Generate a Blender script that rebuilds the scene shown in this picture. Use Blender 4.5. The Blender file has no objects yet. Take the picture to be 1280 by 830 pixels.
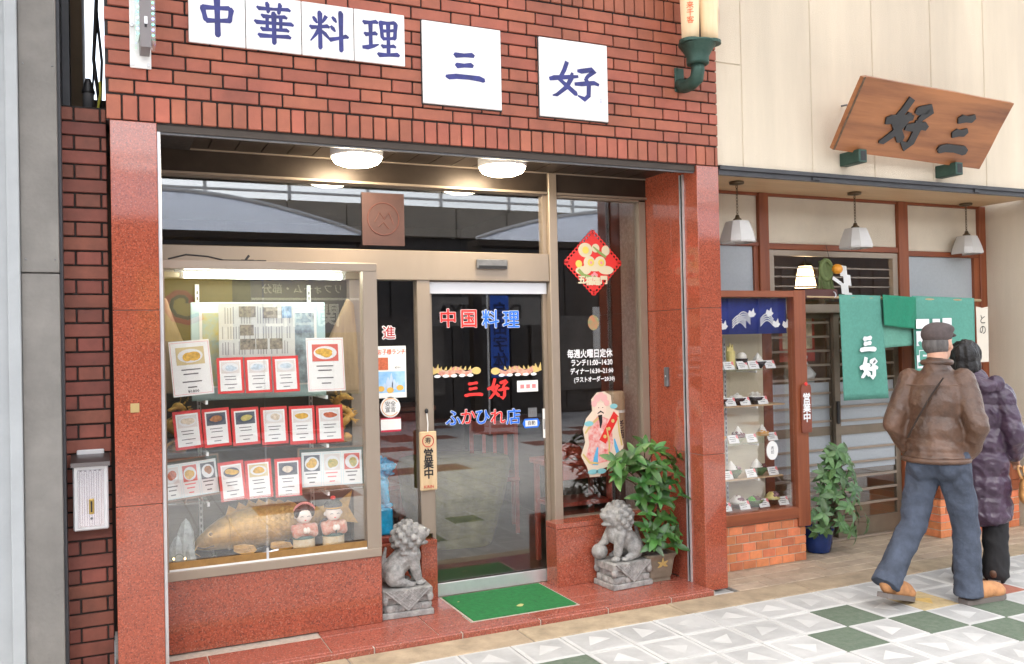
import bpy, math, random
from mathutils import Matrix, Vector
random.seed(7)
R = math.radians
SC = bpy.context.scene
COL = SC.collection

# ------------------------------------------------------------------ camera, sky, sun, exposure
cam_d = bpy.data.cameras.new('camera')
cam = bpy.data.objects.new('camera', cam_d); COL.objects.link(cam)
cam_d.sensor_width = 36; cam_d.lens = 31.15; cam_d.clip_start = .05; cam_d.clip_end = 400
_yaw, _pitch, _roll = .431, .0111, .0212
_f = Vector((math.sin(_yaw)*math.cos(_pitch), math.cos(_yaw)*math.cos(_pitch), math.sin(_pitch)))
_r = Vector((math.cos(_yaw), -math.sin(_yaw), 0)); _d = -_r.cross(_f)
_c, _s = math.cos(_roll), math.sin(_roll)
_rr, _dd = _c*_r+_s*_d, -_s*_r+_c*_d
_m = Matrix((_rr, -_dd, -_f)).transposed().to_4x4(); _m.translation = Vector((-.149, -4.661, 1.625))
cam.matrix_world = _m
SC.camera = cam

SUN_EL, SUN_AZ = R(48), R(205)        # azimuth clockwise from +Y: from behind the camera, a little to its left
w = bpy.data.worlds.new('World'); SC.world = w; w.use_nodes = True
nt = w.node_tree; nt.nodes.clear()
sky = nt.nodes.new('ShaderNodeTexSky'); sky.sky_type = 'NISHITA'; sky.sun_disc = False
sky.sun_elevation = SUN_EL; sky.sun_rotation = SUN_AZ; sky.air_density = 1.0; sky.dust_density = 2.5; sky.ozone_density = 1.0
hs = nt.nodes.new('ShaderNodeHueSaturation'); hs.inputs['Saturation'].default_value = .38
bg = nt.nodes.new('ShaderNodeBackground'); bg.inputs['Strength'].default_value = .15
out = nt.nodes.new('ShaderNodeOutputWorld')
nt.links.new(sky.outputs[0], hs.inputs['Color']); nt.links.new(hs.outputs[0], bg.inputs[0]); nt.links.new(bg.outputs[0], out.inputs[0])
sun_d = bpy.data.lights.new('sun', 'SUN'); sun_d.energy = 1.0; sun_d.angle = R(40); sun_d.color = (1, .92, .80)
sun = bpy.data.objects.new('sun', sun_d); COL.objects.link(sun)
sd = Vector((math.sin(SUN_AZ)*math.cos(SUN_EL), math.cos(SUN_AZ)*math.cos(SUN_EL), math.sin(SUN_EL)))
sun.rotation_euler = sd.to_track_quat('Z', 'Y').to_euler(); sun.location = sd*30
vs = SC.view_settings; vs.view_transform = 'Standard'; vs.look = 'None'; vs.exposure = 2.3; vs.gamma = 1; vs.use_curve_mapping = False
SC.render.engine = 'CYCLES'
cy = SC.cycles; cy.use_denoising = True; cy.max_bounces = 10; cy.transparent_max_bounces = 24; cy.diffuse_bounces = 4; cy.glossy_bounces = 4
cy.sample_clamp_indirect = 6

# ------------------------------------------------------------------ materials
MATS = {}
def mat(name, col, rough=.6, metal=0, noise=None, bump=None, coat=0, rand=0, col2=None, spec=.5, coords='Position'):
    """noise=(scale, amount[, stretch xyz]); bump=(scale, strength); col2 mixes in by noise; rand = per-object value change"""
    if name in MATS: return MATS[name]
    m = bpy.data.materials.new(name); m.use_nodes = True; MATS[name] = m
    n, l = m.node_tree.nodes, m.node_tree.links
    b = n['Principled BSDF']
    b.inputs['Base Color'].default_value = (*col, 1); b.inputs['Roughness'].default_value = rough; b.inputs['Metallic'].default_value = metal
    b.inputs['Specular IOR Level'].default_value = spec
    if coat: b.inputs['Coat Weight'].default_value = coat; b.inputs['Coat Roughness'].default_value = .04
    src = None
    geo = n.new('ShaderNodeNewGeometry') if (noise or bump) else None
    if noise:
        mp = n.new('ShaderNodeMapping'); mp.inputs['Scale'].default_value = noise[2] if len(noise) > 2 else (1, 1, 1)
        l.new(geo.outputs['Position'], mp.inputs[0])
        tx = n.new('ShaderNodeTexNoise'); tx.inputs['Scale'].default_value = noise[0]; tx.inputs['Detail'].default_value = 5
        tx.inputs['Roughness'].default_value = .65
        l.new(mp.outputs[0], tx.inputs['Vector'])
        mr = n.new('ShaderNodeMapRange'); mr.inputs['From Min'].default_value = .3; mr.inputs['From Max'].default_value = .7
        l.new(tx.outputs['Fac'], mr.inputs[0])
        mx = n.new('ShaderNodeMix'); mx.data_type = 'RGBA'
        a = noise[1]; c2 = col2 or tuple(min(1, c*(1+a)) for c in col); c1 = col if col2 else tuple(c*(1-a) for c in col)
        mx.inputs[6].default_value = (*c1, 1); mx.inputs[7].default_value = (*c2, 1)
        l.new(mr.outputs[0], mx.inputs[0]); src = mx.outputs[2]
        rr = n.new('ShaderNodeMapRange'); rr.inputs['To Min'].default_value = max(0, rough-.07); rr.inputs['To Max'].default_value = min(1, rough+.07)
        l.new(tx.outputs['Fac'], rr.inputs[0]); l.new(rr.outputs[0], b.inputs['Roughness'])
    if rand:
        oi = n.new('ShaderNodeObjectInfo'); h = n.new('ShaderNodeHueSaturation')
        mv = n.new('ShaderNodeMapRange'); mv.inputs['To Min'].default_value = 1-rand; mv.inputs['To Max'].default_value = 1+rand
        l.new(oi.outputs['Random'], mv.inputs[0]); l.new(mv.outputs[0], h.inputs['Value'])
        mh = n.new('ShaderNodeMath'); mh.operation = 'MULTIPLY_ADD'; mh.inputs[1].default_value = rand*.06; mh.inputs[2].default_value = .5-rand*.03
        ms = n.new('ShaderNodeMath'); ms.operation = 'FRACT'; mm = n.new('ShaderNodeMath'); mm.operation = 'MULTIPLY'; mm.inputs[1].default_value = 7.31
        l.new(oi.outputs['Random'], mm.inputs[0]); l.new(mm.outputs[0], ms.inputs[0]); l.new(ms.outputs[0], mh.inputs[0]); l.new(mh.outputs[0], h.inputs['Hue'])
        if src: l.new(src, h.inputs['Color'])
        else: h.inputs['Color'].default_value = (*col, 1)
        src = h.outputs[0]
    if src: l.new(src, b.inputs['Base Color'])
    if bump:
        tb = n.new('ShaderNodeTexNoise'); tb.inputs['Scale'].default_value = bump[0]; tb.inputs['Detail'].default_value = 4
        l.new(geo.outputs['Position'], tb.inputs['Vector'])
        bp = n.new('ShaderNodeBump'); bp.inputs['Strength'].default_value = bump[1]; bp.inputs['Distance'].default_value = .01
        l.new(tb.outputs['Fac'], bp.inputs['Height']); l.new(bp.outputs[0], b.inputs['Normal'])
    return m

def granite(name, base, dark, pale, rough):
    m = mat(name, base, rough, noise=(9, .12)); n, l = m.node_tree.nodes, m.node_tree.links
    b = n['Principled BSDF']; src = b.inputs['Base Color'].links[0].from_socket
    geo = n.new('ShaderNodeNewGeometry')
    for sc, lo, hi, c in ((120, .56, .64, dark), (150, .60, .67, pale), (70, .54, .68, tuple(x*.62 for x in base)), (95, .56, .66, tuple(min(1, x*1.5) for x in base))):
        t = n.new('ShaderNodeTexNoise'); t.inputs['Scale'].default_value = sc; t.inputs['Detail'].default_value = 2
        ad = n.new('ShaderNodeVectorMath'); ad.inputs[1].default_value = (sc*.37, sc*.11, 3); l.new(geo.outputs['Position'], ad.inputs[0]); l.new(ad.outputs[0], t.inputs['Vector'])
        r_ = n.new('ShaderNodeMapRange'); r_.inputs['From Min'].default_value = lo; r_.inputs['From Max'].default_value = hi; r_.inputs['To Max'].default_value = .75
        l.new(t.outputs['Fac'], r_.inputs[0])
        x = n.new('ShaderNodeMix'); x.data_type = 'RGBA'; x.inputs[7].default_value = (*c, 1)
        l.new(src, x.inputs[6]); l.new(r_.outputs[0], x.inputs[0]); src = x.outputs[2]
    l.new(src, b.inputs['Base Color'])
    for q in list(b.inputs['Roughness'].links): l.remove(q)
    b.inputs['Roughness'].default_value = rough; b.inputs['IOR'].default_value = 1.62
    return m

def glass(name, tint=(1, 1, 1), f0=.085):
    m = bpy.data.materials.new(name); m.use_nodes = True; MATS[name] = m
    n, l = m.node_tree.nodes, m.node_tree.links; n.clear()
    o = n.new('ShaderNodeOutputMaterial'); mx = n.new('ShaderNodeMixShader'); tr = n.new('ShaderNodeBsdfTransparent'); gl = n.new('ShaderNodeBsdfGlossy')
    tr.inputs[0].default_value = (*tint, 1); gl.inputs['Roughness'].default_value = 0.0; gl.inputs[0].default_value = (1, 1, 1, 1)
    g = n.new('ShaderNodeNewGeometry'); dt = n.new('ShaderNodeVectorMath'); dt.operation = 'DOT_PRODUCT'
    l.new(g.outputs['Incoming'], dt.inputs[0]); l.new(g.outputs['Normal'], dt.inputs[1])
    ab = n.new('ShaderNodeMath'); ab.operation = 'ABSOLUTE'; l.new(dt.outputs['Value'], ab.inputs[0])
    om = n.new('ShaderNodeMath'); om.operation = 'SUBTRACT'; om.inputs[0].default_value = 1; l.new(ab.outputs[0], om.inputs[1])
    pw = n.new('ShaderNodeMath'); pw.operation = 'POWER'; pw.inputs[1].default_value = 5; l.new(om.outputs[0], pw.inputs[0])
    ma = n.new('ShaderNodeMath'); ma.operation = 'MULTIPLY_ADD'; ma.inputs[1].default_value = 1-f0; ma.inputs[2].default_value = f0; l.new(pw.outputs[0], ma.inputs[0])
    l.new(ma.outputs[0], mx.inputs[0]); l.new(tr.outputs[0], mx.inputs[1]); l.new(gl.outputs[0], mx.inputs[2]); l.new(mx.outputs[0], o.inputs[0])
    return m
def emit(name, col, strength):
    m = bpy.data.materials.new(name); m.use_nodes = True; MATS[name] = m
    b = m.node_tree.nodes['Principled BSDF']; b.inputs['Base Color'].default_value = (*col, 1)
    b.inputs['Emission Color'].default_value = (*col, 1); b.inputs['Emission Strength'].default_value = strength
    return m
def wood(name, c1, c2, scale, axis, rough=.5):
    st = {'x': (.08, 1, 1), 'y': (1, .08, 1), 'z': (1, 1, .08)}[axis]
    return mat(name, c1, rough, noise=(scale, .3, st), col2=c2, bump=(scale*2, .08))

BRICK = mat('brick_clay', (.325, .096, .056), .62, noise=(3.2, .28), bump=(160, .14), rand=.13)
BRICKSH = mat('brick_clay_shaded', (.19, .056, .036), .65, noise=(6, .28), bump=(160, .12), rand=.18)  # facade clay again, with the neighbour's shade painted in as a darker colour
MORTAR = mat('dark_mortar', (.030, .024, .022), .95, noise=(30, .5), bump=(90, .3))
GRAN = granite('red_granite', (.31, .072, .039), (.09, .035, .028), (.44, .20, .14), .07)
GRANF = granite('red_granite_floor', (.30, .08, .052), (.11, .05, .04), (.45, .24, .18), .2)
GROUT = mat('pale_grout', (.42, .36, .30), .9, noise=(40, .25))
ALU = mat('beige_aluminium', (.33, .265, .205), .42, .35, noise=(3, .07, (1, 1, .3)))
ALUD = mat('dark_bronze_metal', (.055, .040, .030), .4, .4, noise=(5, .2))
SILV = mat('silver_metal', (.66, .66, .67), .35, .6, noise=(8, .08))
STEEL = mat('grey_steel', (.17, .17, .175), .5, .5, noise=(12, .3))
RUBBER = mat('black_rubber', (.012, .012, .012), .7)
GLASS = glass('window_glass')
GLASSS = glass('shelf_glass', (.93, .98, .95))
FROST = mat('frosted_glass', (.38, .41, .43), .30, noise=(60, .05), bump=(220, .10))
WHITE = mat('white_enamel', (.80, .79, .77), .28, noise=(3, .03))
PAPER = mat('white_paper', (.78, .77, .74), .75, noise=(20, .03))
REDCARD = mat('red_card', (.62, .035, .030), .55, noise=(10, .08))
INK = mat('blue_ink', (.012, .014, .105), .35, noise=(20, .5), col2=(.030, .034, .22))
BLACK = mat('black_paint', (.012, .011, .012), .5)
TEXTG = mat('grey_print', (.16, .15, .15), .8)
REDP = mat('red_vinyl', (.72, .03, .025), .4)
BLUEP = mat('blue_vinyl', (.02, .16, .70), .4)
WHITEV = mat('white_vinyl', (.82, .82, .82), .5)
GOLD = mat('gold_leaf_paint', (.56, .31, .07), .38, .3, noise=(25, .25), bump=(140, .2))
STONE = mat('carved_grey_stone', (.15, .145, .14), .8, noise=(22, .5), col2=(.40, .385, .36), bump=(70, .6))
WOODR = wood('red_stained_wood', (.17, .040, .014), (.30, .085, .030), 14, 'z')
WOODRX = wood('red_stained_wood_rail', (.17, .040, .014), (.29, .08, .028), 14, 'x')
WOODS = wood('sign_board_wood', (.15, .048, .017), (.42, .165, .058), 9, 'x', .45)
WOODL = wood('pale_tag_wood', (.55, .38, .20), (.70, .52, .32), 20, 'z')
WOODSOF = wood('soffit_veneer', (.46, .30, .16), (.58, .40, .23), 16, 'x', .5)
PLAST = mat('cream_plaster', (.64, .56, .44), .92, noise=(5, .05), bump=(190, .45))
SAND = mat('sand_textured_render', (.66, .57, .445), .95, noise=(4, .07, (1, 1, .12)), bump=(240, .5))
GREENM = mat('verdigris_metal', (.030, .075, .058), .48, .5, noise=(22, .4), col2=(.055, .10, .08), bump=(60, .25))
LEAF = mat('leaf_green', (.042, .118, .022), .36, rand=.5, noise=(30, .25))
LEAF2 = mat('leaf_green_small', (.075, .16, .048), .38, rand=.4, noise=(30, .25))
BARK = mat('bark', (.12, .075, .045), .85, noise=(40, .4), bump=(60, .5))
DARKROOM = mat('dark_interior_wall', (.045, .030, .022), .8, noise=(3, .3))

# ------------------------------------------------------------------ mesh helpers (all coordinates are world metres until build())
ORG = {}
def V(*a): return Vector(a)
def thing(name, loc, label, cat, group=None, kind=None):
    o = bpy.data.objects.new(name, None); COL.objects.link(o); o.location = loc; o.empty_display_size = .1
    ORG[o.name] = Vector(loc); o['label'] = label; o['category'] = cat
    if group: o['group'] = group
    if kind: o['kind'] = kind
    return o
def tag(o, label, cat, group=None):
    o['label'] = label; o['category'] = cat
    if group: o['group'] = group
    return o
def part_empty(name, parent, loc):
    o = bpy.data.objects.new(name, None); COL.objects.link(o); o.empty_display_size = .05
    o.parent = parent; o.location = Vector(loc)-ORG[parent.name]; ORG[o.name] = Vector(loc); return o
def link(o, parent, loc):
    COL.objects.link(o); loc = Vector(loc)
    if parent is not None: o.parent = parent; o.location = loc-ORG[parent.name]
    else: o.location = loc
    ORG[o.name] = loc
    return o

class MB:
    def __init__(s): s.v = []; s.f = []; s.m = []; s.cur = 0
    def add(s, vs, fs):
        k = len(s.v); s.v += [Vector(p) for p in vs]; s.f += [tuple(i+k for i in f) for f in fs]; s.m += [s.cur]*len(fs); return s
    def mi(s, i): s.cur = i; return s
    def box(s, x0, x1, y0, y1, z0, z1):
        if x0 > x1: x0, x1 = x1, x0
        if y0 > y1: y0, y1 = y1, y0
        if z0 > z1: z0, z1 = z1, z0
        return s.add([(x0,y0,z0),(x1,y0,z0),(x1,y1,z0),(x0,y1,z0),(x0,y0,z1),(x1,y0,z1),(x1,y1,z1),(x0,y1,z1)],
                     [(0,3,2,1),(4,5,6,7),(0,1,5,4),(1,2,6,5),(2,3,7,6),(3,0,4,7)])
    def cbox(s, x0, x1, y0, y1, z0, z1, c=.003):
        """box with chamfered edges on every side"""
        vs = []; 
        X, Y_, Z_ = (x0, x1), (y0, y1), (z0, z1)
        idx = {}
        for i in (0, 1):
            for j in (0, 1):
                for k in (0, 1):
                    sx, sy, sz = 1-2*i, 1-2*j, 1-2*k
                    for ax in range(3):
                        p = [X[i]+sx*c, Y_[j]+sy*c, Z_[k]+sz*c]; p[ax] = (X[i], Y_[j], Z_[k])[ax]
                        idx[(i, j, k, ax)] = len(vs); vs.append(p)
        fs = []
        for ax in range(3):
            for side in (0, 1):
                o = [a for a in range(3) if a != ax]; q = []
                for a, b in ((0, 0), (1, 0), (1, 1), (0, 1)):
                    k = [0, 0, 0]; k[ax] = side; k[o[0]] = a; k[o[1]] = b; q.append(idx[(*k, ax)])
                fs.append(tuple(q))
        for ax in range(3):
            o = [a for a in range(3) if a != ax]
            for a in (0, 1):
                for b in (0, 1):
                    k0 = [0, 0, 0]; k1 = [0, 0, 0]; k0[o[0]] = k1[o[0]] = a; k0[o[1]] = k1[o[1]] = b; k1[ax] = 1
                    fs.append((idx[(*k0, o[0])], idx[(*k1, o[0])], idx[(*k1, o[1])], idx[(*k0, o[1])]))
        for i in (0, 1):
            for j in (0, 1):
                for k in (0, 1): fs.append(tuple(idx[(i, j, k, a)] for a in range(3)))
        k = len(s.v); s.add(vs, fs)
        ctr = Vector(((x0+x1)/2, (y0+y1)/2, (z0+z1)/2))
        for fi in range(len(s.f)-len(fs), len(s.f)):
            f = s.f[fi]; a, b, c_ = s.v[f[0]], s.v[f[1]], s.v[f[2]]
            if (b-a).cross(c_-a).dot((a+b+c_)/3-ctr) < 0: s.f[fi] = tuple(reversed(f))
        return s
    def tube(s, pts, rad, n=10, caps=True, flat=1.0):
        pts = [Vector(p) for p in pts]; k = len(pts)
        rad = list(rad) if hasattr(rad, '__len__') else [rad]*k
        t0 = (pts[1]-pts[0]).normalized(); up = Vector((0, 0, 1)) if abs(t0.z) < .9 else Vector((0, 1, 0))
        u = t0.cross(up).normalized(); rings = []
        for i, p in enumerate(pts):
            t = (pts[min(i+1, k-1)]-pts[max(i-1, 0)]).normalized()
            u = (u-t*u.dot(t)).normalized(); w_ = t.cross(u)
            rings.append([p+rad[i]*(math.cos(a)*u+flat*math.sin(a)*w_) for a in (2*math.pi*j/n for j in range(n))])
        vs = [q for r_ in rings for q in r_]
        fs = [(i*n+j, i*n+(j+1) % n, (i+1)*n+(j+1) % n, (i+1)*n+j) for i in range(k-1) for j in range(n)]
        if caps: fs += [tuple(reversed(range(n))), tuple((k-1)*n+j for j in range(n))]
        return s.add(vs, fs)
    def lathe(s, prof, c, n=20, sx=1, sy=1):
        """prof = [(radius, z)], from bottom to top"""
        vs = [(c[0]+sx*r_*math.cos(2*math.pi*j/n), c[1]+sy*r_*math.sin(2*math.pi*j/n), c[2]+z) for r_, z in prof for j in range(n)]
        k = len(prof)
        fs = [(i*n+j, i*n+(j+1) % n, (i+1)*n+(j+1) % n, (i+1)*n+j) for i in range(k-1) for j in range(n)]
        fs += [tuple(reversed(range(n))), tuple((k-1)*n+j for j in range(n))]
        return s.add(vs, fs)
    def ell(s, c, r_, n=12, m=8, rot=None):
        c = Vector(c); vs = []
        for i in range(1, m):
            th = math.pi*i/m
            for j in range(n):
                ph = 2*math.pi*j/n
                vs.append(Vector((r_[0]*math.sin(th)*math.cos(ph), r_[1]*math.sin(th)*math.sin(ph), r_[2]*math.cos(th))))
        vs += [Vector((0, 0, r_[2])), Vector((0, 0, -r_[2]))]
        if rot: vs = [rot @ q for q in vs]
        vs = [c+q for q in vs]; T, B = len(vs)-2, len(vs)-1
        fs = [((i)*n+j, (i+1)*n+j, (i+1)*n+(j+1) % n, i*n+(j+1) % n) for i in range(m-2) for j in range(n)]
        fs += [(T, j, (j+1) % n) for j in range(n)] + [(B, (m-2)*n+(j+1) % n, (m-2)*n+j) for j in range(n)]
        return s.add(vs, fs)
    def cap(s, p0, r0, p1, r1, n=12, flat=1.0):
        """tapered capsule"""
        p0, p1 = Vector(p0), Vector(p1); d = (p1-p0); L = d.length or 1e-4; d = d/L
        pts = []; rad = []
        for a in (-80, -50, -20): pts.append(p0+d*r0*math.sin(R(a))); rad.append(r0*math.cos(R(a)))
        pts.append(p0); rad.append(r0); pts.append(p1); rad.append(r1)
        for a in (20, 50, 80): pts.append(p1+d*r1*math.sin(R(a))); rad.append(r1*math.cos(R(a)))
        return s.tube(pts, rad, n, True, flat)
    def prism(s, poly, o, u, v, t):
        """2D polygon (any simple outline) in plane o+u*x+v*y, extruded by vector t"""
        o, u, v, t = Vector(o), Vector(u), Vector(v), Vector(t); n = len(poly)
        a = [o+u*x+v*y for x, y in poly]; b = [q+t for q in a]
        return s.add(a+b, [tuple(range(n)), tuple(reversed(range(n, 2*n)))]+[(i, i+n, (i+1) % n+n, (i+1) % n) for i in range(n)])
    def ribbon(s, pts, o, u, v, t, sq=1.0):
        """brush stroke: pts = [(x, y, halfwidth)] -> thin slab"""
        L, Rr = [], []; k = len(pts)
        for i, (x, y, h) in enumerate(pts):
            x0, y0, _ = pts[max(i-1, 0)]; x1, y1, _ = pts[min(i+1, k-1)]
            dx, dy = x1-x0, y1-y0; q = math.hypot(dx, dy) or 1
            nx, ny = -dy/q, dx/q
            L.append((x+nx*h, y+ny*h)); Rr.append((x-nx*h, y-ny*h))
        o, u, v, t = Vector(o), Vector(u), Vector(v), Vector(t)
        a = [o+u*x+v*y for x, y in L+Rr]; n = len(a); b = [q+t for q in a]
        fs = []
        for i in range(k-1):
            fs += [(i, i+1, k+i+1, k+i), (n+k+i, n+k+i+1, n+i+1, n+i), (i, n+i, n+i+1, i+1), (k+i+1, n+k+i+1, n+k+i, k+i)]
        fs += [(0, k, n+k, n), (k-1, n+k-1, n+2*k-1, 2*k-1)]
        return s.add(a+b, fs)
    def mesh(s, name, mats, off=(0, 0, 0), smooth=False, fix=True):
        me = bpy.data.meshes.new(name); off = Vector(off)
        me.from_pydata([p-off for p in s.v], [], s.f)
        for m_ in (mats if isinstance(mats, (list, tuple)) else [mats]): me.materials.append(m_)
        if any(s.m): me.polygons.foreach_set('material_index', s.m)
        if smooth: me.polygons.foreach_set('use_smooth', [True]*len(me.polygons))
        if fix:
            import bmesh
            bm = bmesh.new(); bm.from_mesh(me); bmesh.ops.recalc_face_normals(bm, faces=bm.faces); bm.to_mesh(me); bm.free()
        me.update(); return me
    def build(s, name, mats, parent=None, smooth=False, loc=None, fix=True):
        if loc is None:
            loc = ORG[parent.name] if parent is not None else (sum((Vector((p.x, p.y, 0)) for p in s.v), Vector())/max(1, len(s.v))+Vector((0, 0, min(p.z for p in s.v))))
        o = bpy.data.objects.new(name, s.mesh(name, mats, loc, smooth, fix))
        return link(o, parent, loc)
def struct(o): o['kind'] = 'structure'; return o
def box(name, m, parent, x0, x1, y0, y1, z0, z1, c=0, loc=None):
    b = MB(); (b.cbox(x0, x1, y0, y1, z0, z1, c) if c else b.box(x0, x1, y0, y1, z0, z1)); return b.build(name, m, parent, loc=loc)
def remesh(mb, name, m, parent, voxel, smooth=2, loc=None, matfn=None, fac=.5, deco=None):
    """one continuous surface from overlapping shapes"""
    if loc is None: loc = ORG[parent.name] if parent is not None else (0, 0, 0)
    me = mb.mesh(name+'_raw', m, loc)
    o = bpy.data.objects.new('raw', me); COL.objects.link(o)
    md = o.modifiers.new('r', 'REMESH'); md.mode = 'VOXEL'; md.voxel_size = voxel; md.adaptivity = 0
    if smooth: sm = o.modifiers.new('s', 'SMOOTH'); sm.factor = fac; sm.iterations = smooth
    dg = bpy.context.evaluated_depsgraph_get(); ev = o.evaluated_get(dg)
    nm = bpy.data.meshes.new_from_object(ev); bpy.data.objects.remove(o); bpy.data.meshes.remove(me)
    nm.name = name; nm.materials.clear()
    for q in (m if isinstance(m, (list, tuple)) else [m]): nm.materials.append(q)
    nm.polygons.foreach_set('use_smooth', [True]*len(nm.polygons))
    if matfn:
        off = Vector(loc)
        nm.polygons.foreach_set('material_index', [matfn(p.center+off) for p in nm.polygons])
    else: nm.polygons.foreach_set('material_index', [0]*len(nm.polygons))
    if deco: deco(nm, Vector(loc))
    nm.update()
    ob = bpy.data.objects.new(name, nm); return link(ob, parent, loc)
def text(name, s, m, parent, pos, size, u=(1, 0, 0), v=(0, 0, 1), depth=.0008, bold=.012, align='CENTER', spacing=1.0, line=1.0, sx=1.0):
    """lettering in the plane u, v; pos = centre of the block; faces along u x v; bold thickens by shifted copies"""
    c = bpy.data.curves.new('t', 'FONT'); c.body = s; c.size = 1; c.resolution_u = 1 if size < .05 else 3; c.extrude = 0
    c.align_x = align; c.align_y = 'CENTER'; c.space_character = spacing; c.space_line = line
    o = bpy.data.objects.new('t', c); COL.objects.link(o)
    me = bpy.data.meshes.new_from_object(o.evaluated_get(bpy.context.evaluated_depsgraph_get())); bpy.data.objects.remove(o); bpy.data.curves.remove(c)
    u, v = Vector(u).normalized(), Vector(v).normalized(); nrm = u.cross(v)
    n = 1 if bold < .004 else (4 if bold < .02 else 8)
    vs, fs = [], []
    for k in range(n):
        a = 2*math.pi*k/n+.4; dx, dy = (bold*math.cos(a), bold*math.sin(a)) if n > 1 else (0, 0); b = len(vs)
        vs += [u*((q.co.x+dx)*size*sx)+v*((q.co.y+dy)*size)+nrm*(depth+.00004*k) for q in me.vertices]
        fs += [tuple(i+b for i in p.vertices) for p in me.polygons]
    bpy.data.meshes.remove(me); me = bpy.data.meshes.new(name); me.from_pydata(vs, [], fs); me.materials.append(m); me.update()
    ob = bpy.data.objects.new(name, me)
    return link(ob, parent, pos)

# brush characters on a 100 x 100 field, y down: strokes of (x, y, half width)
def _h(x0, y0, x1, y1, w=5.5): return [(x0-2, y0-2, w*.55), (x0+3, y0+2, w*1.15), (x0+(x1-x0)*.5, y0+(y1-y0)*.5+1.5, w*.8), (x1-4, y1, w*1.05), (x1+2, y1+3, w*.6)]
def _v(x0, y0, x1, y1, w=5.5): return [(x0-2, y0-2, w*.6), (x0, y0+4, w*1.2), (x0+(x1-x0)*.5, y0+(y1-y0)*.5, w*.95), (x1, y1-4, w*1.05), (x1-1, y1+1, w*.5)]
def _d(*p): return list(p)
GLY = {
 '中': [_v(18,32,24,64), _h(18,32,80,30), _v(82,30,78,62), _h(24,61,78,58), _v(50,4,51,97,6.5)],
 '華': [_h(12,18,88,15,4.5), _v(35,5,37,28,4.5), _v(65,4,62,28,4.5), _h(22,35,80,33,4.5), _h(6,50,95,48,4.8), _v(34,34,34,65,4), _v(66,33,66,65,4), _h(20,65,84,63,4.5), _h(14,80,88,78,5), _v(50,26,50,99,5.5)],
 '料': [_d((13,22,3),(18,29,5),(23,37,2)), _d((46,17,5),(40,27,4),(36,35,1.5)), _h(6,46,52,41,4.8), _v(30,9,30,97,5.2), _d((28,49,5),(19,64,4),(6,80,1.5)), _d((32,52,3),(42,60,5),(52,70,3)), _d((60,17,3),(66,23,5),(71,30,2)), _d((56,39,3),(62,45,5),(68,52,2)), _h(52,70,99,60,5), _v(82,3,82,98,5.5)],
 '理': [_h(8,18,44,15,5), _h(11,46,42,43,5), _d((4,80,4),(18,79,6),(34,74,4.5),(47,69,1.5)), _v(26,17,26,77,5), _v(53,13,56,53,4.8), _h(53,14,92,12,4.8), _v(92,12,89,53,5), _h(56,33,89,31,4), _h(56,52,89,50,4.2), _v(72,13,72,90,5), _h(55,71,90,69,4.6), _h(45,92,99,89,5.4)],
 '三': [_h(27,20,73,17,6), _h(30,49,70,46,6.2), _d((4,84,3),(12,86,6.5),(30,82,6.5),(60,81,6),(86,82,7),(97,86,6),(99,90,2))],
 '好': [_d((36,4,5),(30,26,5),(20,50,5.5),(34,64,5),(52,82,5.5),(55,86,2)), _d((46,30,3),(44,44,5.5),(34,68,5),(14,90,4),(6,92,1.5)), _d((0,52,4),(10,48,5.5),(40,42,4.6),(58,38,3)), _d((56,24,3),(64,24,5.5),(86,17,5.5),(92,20,5),(78,34,4.5),(73,42,4)), _d((72,40,4.5),(79,58,5.5),(78,84,5.5),(70,94,5.5),(56,86,1.5)), _d((50,58,3.5),(64,56,5.2),(90,50,5),(100,54,3))],
}
def brush(ch, mb, o, u, v, w_, h_, t, fat=1.0):
    """glyph field centred on o"""
    u, v, o = Vector(u), Vector(v), Vector(o)
    for i, st in enumerate(GLY[ch]):
        mb.ribbon([((x-50)/100*w_, -(y-50)/100*h_, h*fat*min(w_, h_)/100) for x, y, h in st], o+Vector(t)*(.02*i), u, v, t)
    return mb

# ================================================================== the ground
PAVW = mat('paving_white_cement', (.50, .495, .48), .85, noise=(2.5, .14), bump=(220, .5), rand=.05)
PAVG = mat('paving_grey_field', (.415, .41, .40), .9, noise=(3, .2), bump=(260, .7), rand=.07)
PAVGR = mat('paving_green', (.09, .13, .085), .9, noise=(25, .3), col2=(.15, .18, .135), bump=(260, .7))
PAVY = mat('paving_yellow', (.52, .40, .22), .9, noise=(20, .15), bump=(260, .7))
PAVYT = mat('paving_yellow_bright', (.60, .40, .13), .9, noise=(20, .15), bump=(260, .7))
PAVR = mat('paving_red', (.36, .13, .085), .9, noise=(20, .2), bump=(260, .7))
PAVRT = mat('paving_red_bright', (.46, .13, .07), .9, noise=(20, .2), bump=(260, .7))
BROWNST = mat('brown_sandstone', (.33, .255, .17), .85, noise=(7, .3), bump=(90, .4), rand=.08)
BROWNT = mat('brown_paver', (.36, .28, .20), .62, noise=(12, .2), bump=(120, .25), rand=.14)
JOINT = mat('paving_joint', (.20, .185, .165), .95, noise=(20, .3))
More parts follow.
